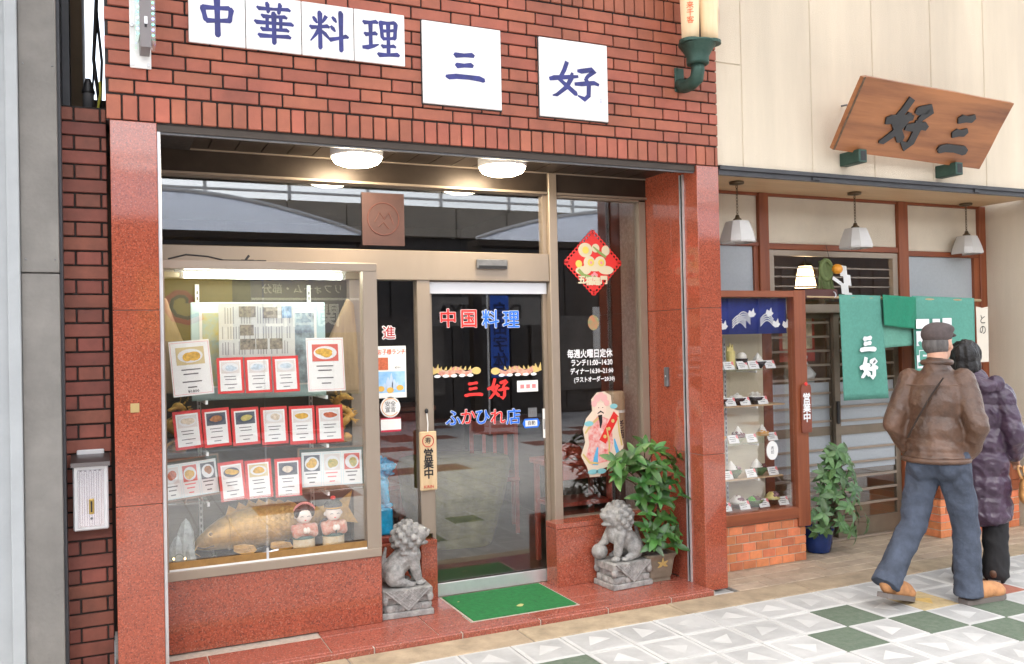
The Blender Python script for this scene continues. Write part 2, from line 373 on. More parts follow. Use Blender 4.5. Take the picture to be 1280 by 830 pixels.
# distant paving: same tile grid carried on by the material
pm = mat('paving_far', (.5, .49, .47), .9, bump=(200, .4)); _n, _l = pm.node_tree.nodes, pm.node_tree.links
_b = _n['Principled BSDF']; _g = _n.new('ShaderNodeNewGeometry'); _bt = _n.new('ShaderNodeTexBrick'); _bt.offset = 0
_bt.inputs['Scale'].default_value = 1/.3; _bt.inputs['Brick Width'].default_value = 1; _bt.inputs['Row Height'].default_value = 1
_bt.inputs['Mortar Size'].default_value = .03; _bt.inputs['Color1'].default_value = (.50, .49, .47, 1); _bt.inputs['Color2'].default_value = (.44, .43, .42, 1); _bt.inputs['Mortar'].default_value = (.3, .29, .27, 1)
_ck = _n.new('ShaderNodeTexWhiteNoise'); _ck.noise_dimensions = '2D'
_sn = _n.new('ShaderNodeVectorMath'); _sn.operation = 'SNAP'; _sn.inputs[1].default_value = (.6, .6, 10); _l.new(_g.outputs['Position'], _sn.inputs[0]); _l.new(_sn.outputs[0], _ck.inputs['Vector'])
_gt = _n.new('ShaderNodeMath'); _gt.operation = 'GREATER_THAN'; _gt.inputs[1].default_value = .84; _l.new(_ck.outputs['Value'], _gt.inputs[0])
_mx = _n.new('ShaderNodeMix'); _mx.data_type = 'RGBA'; _mx.inputs[7].default_value = (.20, .075, .055, 1)
_l.new(_g.outputs['Position'], _bt.inputs['Vector']); _l.new(_bt.outputs['Color'], _mx.inputs[6]); _l.new(_gt.outputs[0], _mx.inputs[0]); _l.new(_mx.outputs[2], _b.inputs['Base Color'])
g = MB().add([(-60, -60, -.022), (60, -60, -.022), (60, 40, -.022), (-60, 40, -.022)], [(0, 1, 2, 3)]).build('ground', pm, loc=(0, 0, -.022)); struct(g)

pave = MB().box(-1.8, 8.2, -2.74, -.322, -.021, -.006).build('pavement', JOINT, loc=(0, 0, 0)); struct(pave)
def tile_mesh(name, a, b, c, tri):
    s = .147; m = MB().cbox(-s, s, -s, s, -.02, 0, .002)
    if tri is not None:
        m.mi(1).cbox(-.125, .125, -.125, .125, -.003, .0014, .001)
        P = [(-.075, -.055), (.085, .0), (-.005, .08)] if tri == 0 else [(-.09, -.02), (.075, -.06), (.02, .07)]
        m.mi(2).prism(P, (0, 0, .0006), (1, 0, 0), (0, 1, 0), (0, 0, .0018))
    return m.mesh(name, [a, b, c])
TM = [tile_mesh('paving_tile', PAVW, PAVG, PAVW, 0), tile_mesh('paving_tile', PAVW, PAVG, PAVW, 1)]
TG = tile_mesh('paving_tile_green', PAVGR, PAVGR, PAVGR, 1); TY = tile_mesh('paving_tile_yellow', PAVY, PAVY, PAVYT, 0); TR = tile_mesh('paving_tile_red', PAVR, PAVR, PAVRT, 0)
SPECIAL = {(0, 0): TG, (-1, -1): TG, (1, -1): TG, (2, -2): TG, (3, -1): TG, (-6, 0): TG, (-3, -3): TG, (2, 0): TY, (4, 0): TR, (-5, -1): TG, (4, -3): TG}
for i in range(-17, 15):
    for j in range(-6, 2):
        x, y = 3.745+.3*i, -.77+.3*j
        me = SPECIAL.get((i, j)) or TM[random.randint(0, 1)]
        o = bpy.data.objects.new('tile', me); link(o, pave, (x, y, random.uniform(-.0012, .0008)))
        o.rotation_euler = (random.uniform(-.003, .003), random.uniform(-.003, .003), (math.pi/2)*random.randint(0, 3))
strip = MB().box(-1.8, 8.2, -.322, -.084, -.021, -.007).build('kerb_strip', JOINT, loc=(0, 0, 0)); struct(strip)
xs = [-1.8, -1.0, -.02, .97, 1.945, 2.955, 3.94, 4.9, 5.9, 6.9, 8.2]
for a, b in zip(xs, xs[1:]):
    box('kerb_stone', BROWNST, strip, a+.004, b-.004, -.318, -.09, -.02, random.uniform(0, .004), .006, loc=((a+b)/2, -.2, 0))

# polished entrance floor, one step up
ef = MB().box(-.12, 3.33, -.078, .9, -.02, .024).build('entrance_floor', GROUT, loc=(0, 0, 0)); struct(ef)
jx = [-.10, .31, .903, 1.493, 2.086, 2.678, 3.325]
for a, b in zip(jx, jx[1:]):
    for y0, y1 in ((-.045, .205), (.212, .62)):
        if y0 > 0 and b < 1.3: continue
        if y0 > 0 and 1.4 < a < 2.6:                      # beside the inset mat
            if a < 1.6: box('granite_slab', GRANF, ef, a+.003, 1.735, y0, y1, .0, .03, .002, loc=(a, y0, .03)); continue
            if a < 2.3: continue
        if y0 < 0 and a > 1.4 and b < 2.7:                # front pieces stop at the mat
            x0, x1 = a+.003, b-.003
            box('granite_slab', GRANF, ef, x0, x1, y0, .055, .0, .03, .002, loc=(a, y0, .03))
            if a < 1.5: box('granite_slab', GRANF, ef, x0, 1.725, .061, y1, .0, .03, .002, loc=(a, .06, .03))
            if b > 2.5: box('granite_slab', GRANF, ef, 2.443, x1, .061, y1, .0, .03, .002, loc=(2.45, .06, .03))
            continue
        box('granite_slab', GRANF, ef, a+.003, b-.003, y0, y1, .0, .03, .002, loc=(a, y0, .03))
box('granite_slab', GRANF, ef, 2.443, 2.675, .212, .62, .0, .03, .002, loc=(2.45, .22, .03))
for a, b in zip([-.1, .55, 1.12, 1.62, 2.1, 2.55, 3.0], [.55, 1.12, 1.62, 2.1, 2.55, 3.0, 3.325]):
    box('granite_nosing', GRANF, ef, a+.004, b-.004, -.084, -.051, -.01, .0285, .003, loc=(a, -.07, 0))

# brown paved floor of the tea shop
tf = MB().box(3.52, 7.6, -.086, 1.3, -.02, -.006).build('tea_shop_floor', JOINT, loc=(0, 0, 0)); struct(tf)
for r_, y in enumerate([-.082+.118*k for k in range(8)]):
    x = 3.53-(r_ % 2)*.12
    while x < 7.5:
        a = max(x, 3.53); o = box('paver', BROWNT, tf, a, x+.236, y, y+.114, -.02, random.uniform(-.001, .0015), .003, loc=(a, y, 0)); x += .24
TF = bpy.data.objects

# ================================================================== the brick restaurant
RX0, RX1 = -.13, 3.50
HZ = 2.868
rest = thing('restaurant', (1.7, .3, 0), 'red brick restaurant front with polished red granite pillars and brown framed windows', 'restaurant')
wall = MB().box(RX0+.004, RX1-.004, .012, .26, 2.735, 4.7).build('brick_wall', MORTAR, rest)
BM = {}
def brick(L, H, D, parent, x, y, z, m=BRICK, nm='brick', jit=.0018, c=.003):
    k = (round(L, 3), round(H, 3), round(D, 3), m.name)
    if k not in BM: BM[k] = MB().cbox(0, L, 0, D, 0, H, c).mesh(nm, m)
    o = bpy.data.objects.new(nm, BM[k]); link(o, parent, (x, y+random.uniform(-jit, jit), z+random.uniform(-.0007, .0007)))
    return o
def courses(parent, x0, x1, z0, n, ph0, y, D=.05, m=BRICK, keep=None):
    far = []
    for k in range(n):
        z = z0+.07*k
        x = x0-.8-((x0-.8-(ph0+(k % 2)*.1775)) % .355)
        on = True
        while x < x1:
            L = .237 if on else .118
            a, b = max(x+.0045, x0), min(x+L-.0045, x1); x += L; on = not on
            if b-a < .02: continue
            far.append((a, b, z))
    return far
fb = courses(wall, RX0, RX1, HZ+.004, 11, 0.0, 0)
for a, b, z in fb: brick(b-a, .0605, .05, wall, a, 0, z)
i = 0; x = RX0
SOLD = []
while x < RX1-.02:
    b = min(x+.0735, RX1); SOLD.append((x, b)); x += .0735
for a, b in SOLD: brick(b-a-.009, .118, .11, wall, a+.004, -.001, 2.742)
up = MB()
for a, b in SOLD: up.cbox(a+.004, b-.005, 0, .05, 3.645, 3.763, .003)
for a, b, z in courses(wall, RX0, RX1, 3.772, 12, .06, 0): up.cbox(a, b, 0, .05, z, z+.0605, .003)
o = up.build('upper_brickwork', BRICK, rest); o['kind'] = 'stuff'
# brickwork returns at both ends and the body of the building behind
box('return_wall', MORTAR, rest, RX0+.006, .3, .262, 1.2, 2.74, 4.6)

box('light_blocker', DARKROOM, rest, -.12, 3.495, .27, .72, 2.79, 2.83)  # unseen slab added to keep skylight from leaking in above the soffit
# granite pillars: panels with open joints
def pillar(x0, x1, y1, zs, nm='pillar'):
    core = MB().box(x0+.008, x1-.008, .008, y1-.008, .0, zs[-1]-.004).build(nm, GROUT, rest)
    for a, b in zip(zs, zs[1:]): box('granite_panel', GRAN, core, x0, x1, 0, y1, a+.0015, b-.0015, .002, loc=((x0+x1)/2, 0, a))
    return core
pillar(-.112, .098, .28, [.0, .872, 1.817, 2.737])
pillar(3.325, 3.497, .30, [.0, .872, 1.817, 2.737])
jw = MB().box(3.345, 3.495, .31, .98, .03, 2.785).build('jamb_wall', GROUT, rest)
for a, b in zip([.031, .872, 1.817], [.872, 1.817, 2.76]): box('granite_panel', GRAN, jw, 3.328, 3.344, .302, .66, a+.0015, b-.0015, .0015, loc=(3.33, .45, a))
box('shutter_rail', SILV, rest, .099, .116, .02, .10, .03, 2.70, .002)
b_ = MB().box(3.312, 3.3245, .142, .150, .03, 2.70).box(3.312, 3.3245, .172, .180, .03, 2.70).mi(1).box(3.318, 3.3245, .150, .172, .03, 2.70)
b_.build('shutter_rail', [SILV, RUBBER], rest)
# lintel channel under the soldier course, dark slatted soffit, inner beam
l_ = MB().box(.10, 3.324, .03, .15, 2.712, 2.740).box(.10, 3.324, .03, .038, 2.690, 2.712).mi(1).box(.10, 3.324, .018, .029, 2.70, 2.737)
l_.build('lintel_channel', [STEEL, ALUD], rest)
sf = MB().box(.10, 3.494, .15, .66, 2.7655, 2.78).build('soffit', ALUD, rest)
for k in range(22):
    x = .105+k*.1465; box('soffit_slat', ALUD, sf, x, x+.140, .152, .598, 2.752, 2.764, loc=(x, .3, 2.75))
bm_ = MB().box(.10, 3.33, .60, .66, 2.615, 2.752).mi(1).box(.10, 3.33, .592, .60, 2.742, 2.750).box(.10, 3.33, .585, .60, 2.604, 2.618)
bm_.build('inner_beam', [ALUD, ALU], rest)
# ---- door plane, Y = .62
DY = .62
tr = MB().box(.10, 2.548, DY-.005, DY+.06, 2.600, 2.614).box(.10, .14, DY-.005, DY+.06, 2.20, 2.60).box(2.52, 2.548, DY-.005, DY+.06, 2.20, 2.60).build('transom_frame', ALU, rest)
box('pane', GLASS, tr, .141, 2.519, DY+.02, DY+.026, 2.212, 2.60, loc=(1.3, DY, 2.2))
hd = MB().cbox(.10, 2.548, DY-.03, DY+.07, 2.022, 2.206, .004).build('header', ALU, rest)
sn = MB().cbox(2.02, 2.235, DY-.058, DY-.031, 2.098, 2.160, .006).mi(1).box(2.03, 2.225, DY-.060, DY-.058, 2.103, 2.118).build('door_sensor', [STEEL, BLACK], hd)
p3 = MB().cbox(2.55, 2.612, DY-.04, DY+.07, .03, 2.745, .004).build('mullion', ALU, rest)
# side light between display and door
sl = MB().box(1.625, 1.708, DY-.02, DY+.06, .44, 2.021).box(1.20, 1.30, DY-.01, DY+.06, .44, 2.021).build('side_light_frame', ALU, rest)
box('pane', GLASS, sl, 1.301, 1.624, DY+.012, DY+.018, .40, 2.021, loc=(1.45, DY, 1))
box('door_jamb_plinth', GRAN, rest, 1.61, 1.715, DY-.045, DY+.09, .03, .405, .003)
box('sill_wall', GRAN, rest, 1.22, 1.609, DY-.01, DY+.05, .03, .398, .002)
# automatic sliding door
door = MB().box(1.71, 1.733, DY+.02, DY+.05, .03, 2.02).box(2.522, 2.548, DY+.02, DY+.05, .03, 2.02).box(1.734, 2.521, DY+.02, DY+.05, 1.99, 2.02).build('sliding_door', ALU, rest)
box('pane', GLASS, door, 1.734, 2.521, DY+.032, DY+.038, .115, 1.985, loc=(2.1, DY, 1))
box('kick_plate', SILV, door, 1.716, 2.540, DY+.005, DY+.018, .032, .112, .002, loc=(2.1, DY, .03))
BLINDM = mat('white_blind', (.66, .66, .68), .45)
box('top_rail', BLINDM, door, 1.714, 2.545, DY+.008, DY+.019, 1.940, 2.015, .002, loc=(2.1, DY, 1.95))
# right window over the granite plinth
rw = MB().box(3.27, 3.322, DY-.02, DY+.06, .43, 2.60).box(2.613, 3.269, DY-.02, DY+.06, .41, .438).box(2.613, 3.322, DY-.02, DY+.06, 2.588, 2.602).build('window_frame', ALU, rest)
box('pane', GLASS, rw, 2.613, 3.269, DY+.012, DY+.018, .439, 2.587, loc=(3, DY, 1))
pl = MB().box(2.50, 3.32, .47, .60, .03, .40).build('plinth', GROUT, rest)
box('granite_panel', GRAN, pl, 2.487, 2.499, .45, .60, .031, .402, .0015, loc=(2.49, .5, .03))
box('granite_panel', GRAN, pl, 2.500, 3.32, .45, .469, .031, .402, .0015, loc=(2.8, .45, .03))
box('granite_panel', GRAN, pl, 2.487, 3.32, .45, .60, .404, .438, .002, loc=(2.8, .45, .4))
# display window, front at Y = .30
DF = .30
dp = MB().box(.12, 1.268, DF+.02, .60, .03, .40).build('display_plinth', GROUT, rest)
box('granite_panel', GRAN, dp, .117, 1.276, DF+.004, DF+.019, .031, .412, .002, loc=(.7, DF, .03))
box('granite_panel', GRAN, dp, 1.269, 1.284, DF+.021, .60, .031, .412, .002, loc=(1.28, .45, .03))
dfm = MB().cbox(.118, 1.278, DF-.012, DF+.05, .413, .462, .003).cbox(.118, 1.278, DF-.012, DF+.05, 2.047, 2.094, .003).box(1.196, 1.278, DF-.010, DF+.05, .463, 2.046).box(.118, .138, DF-.008, DF+.05, .463, 2.046)
dfm.box(1.25, 1.28, DF+.051, .60, .413, .44).box(1.25, 1.28, DF+.051, .60, 2.06, 2.094).box(.118, 1.249, DF+.051, .60, 2.075, 2.090)
dfm = dfm.build('display_frame', ALU, rest)
BRASS = mat('brass_rail', (.36, .20, .07), .4, .6, noise=(20, .2))
MB().box(.14, 1.195, DF+.004, DF+.016, .463, .508).build('bottom_rail', BRASS, dfm)
MB().box(.14, 1.195, DF-.004, DF+.003, .463, .472).build('sealant', PAPER, dfm)
box('pane', GLASS, dfm, .139, .648, DF+.020, DF+.025, .472, 2.046, loc=(.4, DF, .5))
box('pane', GLASS, dfm, .640, 1.195, DF+.030, DF+.035, .472, 2.046, loc=(.9, DF, .5))
lk = MB().tube([(.58, DF+.012, .497), (.70, DF+.012, .512)], .007, 8).box(.635, .647, DF, DF+.012, .47, .53).build('slide_lock', SILV, dfm)
box('pane', GLASS, dfm, 1.262, 1.267, DF+.051, .60, .44, 2.06, loc=(1.265, .4, 1))
DBACK = mat('display_backdrop', (.115, .095, .055), .7, noise=(3, .25))
DFLOOR = mat('display_floor_cloth', (.05, .045, .05), .9, noise=(20, .3))
box('display_back', DBACK, rest, .12, 1.26, .835, .85, .40, 2.07)
box('display_floor', DFLOOR, rest, .12, 1.26, .36, .83, .412, .450)
box('display_side', DBACK, rest, .118, .128, .36, .83, .45, 2.07)
# glass shelves on slotted white uprights
for z in (1.352, 1.075, .803):
    s_ = box('shelf', GLASSS, rest, .14, 1.23, .36, .80, z-.008, z, loc=(.7, .6, z))
    for x in (.34, .99):
        box('shelf_bracket', WHITE, s_, x, x+.012, .37, .80, z-.03, z-.009, loc=(x, .6, z))
for x in (.335, .985):
    u_ = box('shelf_upright', WHITE, rest, x, x+.022, .806, .822, .46, 2.0, loc=(x, .8, .46))
    MB()
    sl_ = MB()
    for k in range(44): sl_.box(x+.008, x+.014, .8045, .807, .48+k*.034, .498+k*.034)
    sl_.build('slot', BLACK, u_)
# the dark room behind: walls, ceiling, floor
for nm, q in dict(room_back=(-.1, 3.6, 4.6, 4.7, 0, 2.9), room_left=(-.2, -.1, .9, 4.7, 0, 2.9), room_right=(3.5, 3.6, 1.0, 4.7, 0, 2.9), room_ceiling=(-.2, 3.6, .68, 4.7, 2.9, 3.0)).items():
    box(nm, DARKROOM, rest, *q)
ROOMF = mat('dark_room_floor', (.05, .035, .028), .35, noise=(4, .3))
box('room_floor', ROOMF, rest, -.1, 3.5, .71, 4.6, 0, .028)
box('plaque', mat('brown_plaque', (.065, .028, .023), .55, noise=(20, .15)), tr, 1.292, 1.560, DY+.008, DY+.018, 2.236, 2.560, loc=(1.4, DY, 2.2))
pe = MB(); 
pe.tube([(1.425+.10*math.cos(a), DY+.006, 2.40+.10*math.sin(a)) for a in [k*math.pi/12 for k in range(25)]], .0035, 6)
pe.tube([(1.37, DY+.006, 2.38), (1.40, DY+.006, 2.44), (1.43, DY+.006, 2.40), (1.46, DY+.006, 2.44), (1.49, DY+.006, 2.37)], .003, 6).tube([(1.39, DY+.006, 2.35), (1.425, DY+.006, 2.38), (1.46, DY+.006, 2.34)], .003, 6)
pe.build('plaque_emblem', mat('faded_red', (.12, .04, .032), .6), tr)
bk = MB().box(3.155, 3.19, .30, .3, 1.5, 1.6)
kp = MB().cbox(3.3105, 3.328, .36, .40, 1.30, 1.43, .002).build('key_plate', STEEL, jw); MB().tube([(3.309, .38, 1.37), (3.313, .38, 1.37)], .007, 10).build('key_knob', SILV, kp)
box('brass_stud', mat('dull_brass', (.50, .36, .16), .4, .5), rest, (-0.041, 0.000, 1.364)[0], (-0.001, 0.000, 1.362)[0], -.004, .0, 1.322, 1.366, .001)
# ---- writing on the door and windows
def outlined(nm, s, m, pos, size, parent, edge=WHITEV, bold=.018):
    text(nm+'_edge', s, edge, parent, (pos[0], pos[1], pos[2]), size, bold=bold+.022, depth=.0004)
    return text(nm, s, m, parent, (pos[0], pos[1]-.0025, pos[2]), size, bold=bold, depth=.0006)
gy = DY+.029
for ch, x, z, m in (('中', 1.845, 1.775, REDP), ('国', 1.988, 1.773, REDP), ('料', 2.139, 1.768, BLUEP), ('理', 2.287, 1.765, BLUEP)): outlined('door_letter', ch, m, (x, gy, z), .125, door)
for ch, x, z, m in (('ふ', 1.866, 1.140, BLUEP), ('か', 1.968, 1.142, REDP), ('ひ', 2.068, 1.137, BLUEP), ('れ', 2.176, 1.131, REDP), ('店', 2.290, 1.126, BLUEP)): outlined('door_letter', ch, m, (x, gy, z), .110, door)
q = MB(); brush('三', q, (2.008, gy, 1.327), (1, 0, 0), (0, 0, 1), .135, .115, (0, -.0012, 0), 1.35); brush('好', q, (2.185, gy, 1.322), (1, 0, 0), (0, 0, 1), .155, .145, (0, -.0012, 0), 1.35); q.build('door_letter', REDP, door)
wy = DY+.010
for s, x, z, sz in (('毎週火曜日定休', 2.868, 1.530, .062), ('ランチ11:00~14:30', 2.880, 1.470, .050), ('ディナー16:30~21:00', 2.880, 1.412, .046), ('(ラストオーダー20:30)', 2.900, 1.355, .040)):
    text('hours_lettering', s, WHITEV, rw, (x, wy, z), sz, bold=.03, sx=.82)
TXO = None

# ================================================================== narrow brick wall and grey neighbour on the left
sw = thing('side_wall', (-.22, .2, 0), 'narrow brick wall with shade painted into its colour, left of the granite pillar, carrying the letter box', 'wall')
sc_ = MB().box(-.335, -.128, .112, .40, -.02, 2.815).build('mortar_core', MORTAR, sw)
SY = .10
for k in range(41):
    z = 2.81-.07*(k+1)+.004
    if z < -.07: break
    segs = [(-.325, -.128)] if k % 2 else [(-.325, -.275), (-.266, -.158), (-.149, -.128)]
    for a, b in segs: brick(b-a, .061, .05, sc_, a, SY, z, BRICKSH)
WGREY = mat('white_painted_steel', (.36, .375, .38), .5, noise=(4, .08), bump=(30, .08))
CGREY = mat('grey_cement_panel', (.185, .172, .155), .75, noise=(3.5, .22), bump=(50, .25))
DGREY = mat('dark_grey_metal', (.06, .06, .065), .5, .3, noise=(6, .2))
nb = thing('neighbour_building', (-.6, 0, 0), 'grey neighbouring building with white steel corner trim left of the brick wall', 'building')
box('wall_sheet', WGREY, nb, -3.0, -.545, -.045, .3, -.02, 5.0)
box('corner_trim', WGREY, nb, -.544, -.493, -.075, .2, -.02, 5.0, .004)
for a, b in ((-.02, 1.985), (1.991, 5.0)): box('cement_panel', CGREY, nb, -.492, -.335, -.055, .2, a, b, .003)
for s_ in range(4):
    z = 2.05+s_*.9; MB().ell((-.472, -.056, z), (.004, .003, .004), 8, 6).ell((-.352, -.056, z), (.004, .003, .004), 8, 6).build('rivet', STEEL, nb)
MB().box(-.334, -.322, -.02, .3, -.02, 5.0).mi(0).box(-.334, -.328, .02, .02, 0, 1).build('edge_channel', DGREY, nb)
# things standing in the gap above the side wall
gap = thing('gap_wall', (-.22, .9, 0), 'brown wall deep in the narrow gap above the side wall', 'wall')
MB().box(-.40, -.235, .55, 1.6, 2.0, 5.0).build('wall_face', mat('brown_gap_wall', (.10, .065, .035), .8, noise=(4, .2)), gap)
MB().box(-.34, -.290, .30, .56, 2.0, 5.0).build('grey_edge', DGREY, gap)
pc = thing('cable_pipe', (-.20, .25, 2.78), 'black capped conduit pipe standing on the side wall in the gap', 'pipe')
MB().lathe([(.026, 0), (.026, .10), (.027, .101)], (-.205, .22, 2.81), 14).build('pipe', mat('grey_pipe', (.12, .12, .125), .45), pc, smooth=True)
MB().lathe([(.031, 0), (.031, .012), (.016, .06), (.012, .075)], (-.205, .22, 2.908), 14).build('cap', BLACK, pc, smooth=True)
cb = MB(); 
for k, (x, dx) in enumerate(((-.166, .015), (-.152, -.012), (-.176, .02))):
    cb.tube([(x+dx*math.sin(t*2.1+k), .28+.02*k, 2.6+.25*t) for t in range(9)], .009-.002*k, 8)
tag(cb.build('cable_bundle', BLACK), 'black cables hanging in the narrow gap beside the brick front', 'cables')
tag(MB().tube([(-.168, .24, 2.80), (-.160, .235, 2.86), (-.150, .235, 2.92), (-.152, .24, 2.98)], .006, 8).build('earth_cable', mat('yellow_cable', (.45, .42, .05), .5)), 'thin yellow cable beside the capped pipe in the gap', 'cable')

# letter box
mbx = thing('letter_box', (-.218, .05, .77), 'brushed steel letter box with a brass slot on the brick side wall', 'letter box')
BX = (-.295, -.143)
MB().cbox(BX[0], BX[1], .0, .098, .775, 1.085, .006).build('body', SILV, mbx)
lid = MB().add([(BX[0]-.008, -.022, 1.078), (BX[1]+.008, -.022, 1.078), (BX[1]+.008, .10, 1.118), (BX[0]-.008, .10, 1.118), (BX[0]-.008, -.018, 1.098), (BX[1]+.008, -.018, 1.098), (BX[1]+.008, .10, 1.128), (BX[0]-.008, .10, 1.128)],
  [(0, 3, 2, 1), (4, 5, 6, 7), (0, 1, 5, 4), (1, 2, 6, 5), (2, 3, 7, 6), (3, 0, 4, 7)]).build('lid', mat('brown_steel', (.10, .085, .08), .35, .7), mbx)
MB().cbox(BX[0]+.016, BX[1]-.016, .094, .099, 1.12, 1.148, .004).build('hanger', SILV, mbx)
fl = MB().cbox(BX[0]+.020, BX[1]-.020, -.004, -.001, .792, 1.062, .001)
for k in range(5): fl.cbox(BX[0]+.027+k*.0205, BX[0]+.040+k*.0205, -.009, -.003, .796, 1.058, .002)
fl.build('flap', mat('polished_steel', (.70, .70, .74), .2, .95), mbx)
MB().cbox(-.228, -.206, -.016, -.008, .853, .925, .003).mi(1).box(-.221, -.213, -.0175, -.0155, .863, .915).build('slot_plate', [mat('brass', (.55, .38, .12), .35, .9), BLACK], mbx)
MB().tube([(-.217, -.010, .832), (-.217, -.004, .832)], .006, 10).build('lock', STEEL, mbx)

# LED sign box, edge on, on a white plate
ls = thing('led_sign', (.03, -.05, 3.0), 'grey double-sided light sign seen edge-on, its white plate bolted to the brickwork', 'sign')
MB().cbox(-.018, .078, -.014, -.002, 2.995, 3.55, .003).build('mounting_plate', WHITE, ls)
for x in (-.006, .066): MB().tube([(x, -.022, 3.012), (x, -.014, 3.012)], .009, 6).build('bolt', SILV, ls)
MB().tube([(-.008, -.026, 3.20), (-.008, -.014, 3.20)], .009, 6).build('bolt', SILV, ls)
bx_ = MB().prism([(-.022, 0), (.022, 0), (.024, .02), (.024, .6), (-.024, .6), (-.024, .02)], (.048, -.16, 3.055), (1, 0, 0), (0, 0, 1), (0, .146, 0)).build('housing', mat('grey_housing', (.20, .18, .18), .45, .3), ls)
MB().box(.043, .057, -.164, -.16, 3.165, 3.20).mi(1).box(.044, .054, -.1635, -.16, 3.15, 3.163).mi(0).box(.045, .055, -.163, -.16, 3.28, 3.31).build('edge_fitting', [SILV, BLACK], ls)
for s_ in (-1, 1):
    MB().prism([(0, .04), (.008, 0.0), (.02, 0), (.02, .5), (0, .5)], (.048+s_*.025, -.14, 3.08), (s_, 0, 0), (0, 0, 1), (0, .11, 0)).build('display_face', GLASSS, ls)
    for k in range(12):
        MB().ell((.048+s_*.034, -.142, 3.12+k*.026), (.0055, .004, .0055), 8, 6).build('led', MATS.get('led%d' % (k % 2)) or emit('led%d' % (k % 2), (.10, .75, .30) if k % 2 == 0 else (.25, .22, .95), 1.2), ls)

# ---- name plates on the brick
for i, (ch, x0, x1) in enumerate((('中', .252, .527), ('華', .529, .811), ('料', .813, 1.090), ('理', 1.092, 1.376))):
    t_ = thing('sign_tile', ((x0+x1)/2, -.01, 3.15), 'square white tile with blue brush character %s on the brick wall' % ('for middle, first of four', 'for splendour, second of four', 'for material, third of four', 'for reason, last of four')[i], 'sign', 'row of four white sign tiles')
    MB().cbox(x0+.001, x1-.001, -.016, -.003, 3.152, 3.434, .003).build('tile', WHITE, t_)
    q = MB(); brush(ch, q, ((x0+x1)/2, -.0162, 3.298), (1, 0, 0), (0, 0, 1), .215, .225, (0, -.0012, 0), 1.0); q.build('lettering', INK, t_)
for ch, x0, x1, z0, z1, lb, w_, h_, ox, oz in (('三', 1.476, 1.953, 2.961, 3.424, 'large white plate with three blue brush strokes beside the row of tiles', .25, .20, .01, -.0),
                                             ('好', 2.201, 2.665, 2.953, 3.421, 'large white plate with blue brush character and tiny signature, right of the three strokes', .34, .24, .0, -.005)):
    t_ = thing('sign_plate', ((x0+x1)/2, -.01, z0), lb, 'sign', 'two large white name plates')
    MB().cbox(x0, x1, -.018, -.003, z0, z1, .003).build('plate', WHITE, t_)
    MB().box(x0-.006, x1+.006, -.004, -.0022, z0-.006, z1+.006).build('plate_edge', BLACK, t_)
    q = MB(); brush(ch, q, ((x0+x1)/2+ox, -.0182, (z0+z1)/2+oz), (1, 0, 0), (0, 0, 1), w_, h_, (0, -.0012, 0), 1.15); q.build('lettering', INK, t_)
    if ch == '好': text('signature', '敬\n書\n\n三\n好', mat('faint_blue_print', (.45, .47, .70), .6), t_, (x1-.052, -.0185, z0+.10), .016, bold=0)

# ---- wall lantern on a green bracket
wl = thing('wall_lantern', (3.25, -.1, 3.2), 'three wooden lantern shades on a green metal bracket at the corner of the brick wall', 'lantern')
LX, LY = 3.215, -.185
MB().cbox(3.165, 3.235, -.014, -.002, 3.19, 3.345, .004).build('back_plate', GREENM, wl)
for z in (3.205, 3.33): MB().ell((3.182, -.015, z), (.008, .006, .008), 8, 6).build('bolt', GREENM, wl)
MB().tube([(3.205, -.010, 3.235), (3.207, -.06, 3.215), (3.21, -.12, 3.215), (LX, -.170, 3.235), (LX, LY, 3.285), (LX, LY, 3.335)], [.045, .042, .042, .044, .042, .040], 12).build('arm', GREENM, wl, smooth=True)
MB().lathe([(.052, 0), (.068, .004), (.070, .016), (.070, .05), (.082, .075), (.105, .11), (.118, .125), (.118, .135)], (LX, LY, 3.315), 24).build('cup', GREENM, wl, smooth=True)
LSH = mat('lantern_wood_paper', (.62, .44, .25), .6, noise=(10, .2, (1, 1, .06)), col2=(.75, .60, .40))
_b = LSH.node_tree.nodes['Principled BSDF']; _b.inputs['Emission Strength'].default_value = .05; _b.inputs['Emission Color'].default_value = (1, .72, .45, 1)
for k, a in enumerate((200, 320, 80)):
    cx, cy = LX+.074*math.cos(R(a)), LY+.074*math.sin(R(a))
    tr_ = MB().lathe([(.070, 0), (.070, .018), (.066, .02)], (cx, cy, 3.435), 18).build('tray', GREENM, wl, smooth=False)
    sh_ = MB().lathe([(.052, 0), (.055, .1), (.062, .35), (.067, .6)], (cx, cy, 3.456), 20).build('shade', LSH, tr_, smooth=True)
    if k < 2:
        ca = (a if k else 235); px_, py_ = cx+.060*math.cos(R(ca)), cy+.060*math.sin(R(ca))
        n_ = Vector((math.cos(R(ca)), math.sin(R(ca)), 0)); text('shade_lettering', ('来\n千\n客' if k == 0 else '招\n福'), mat('orange_print', (.70, .16, .06), .6), tr_, (px_, py_, 3.60), .045, u=Vector((0, 0, 1)).cross(n_)*1, v=(0, 0, 1), bold=.02, depth=.003)
MB().tube([(LX, LY, 3.435), (LX, LY, 4.1)], .028, 8).build('stem', mat('dark_stem', (.03, .025, .03), .6), wl)

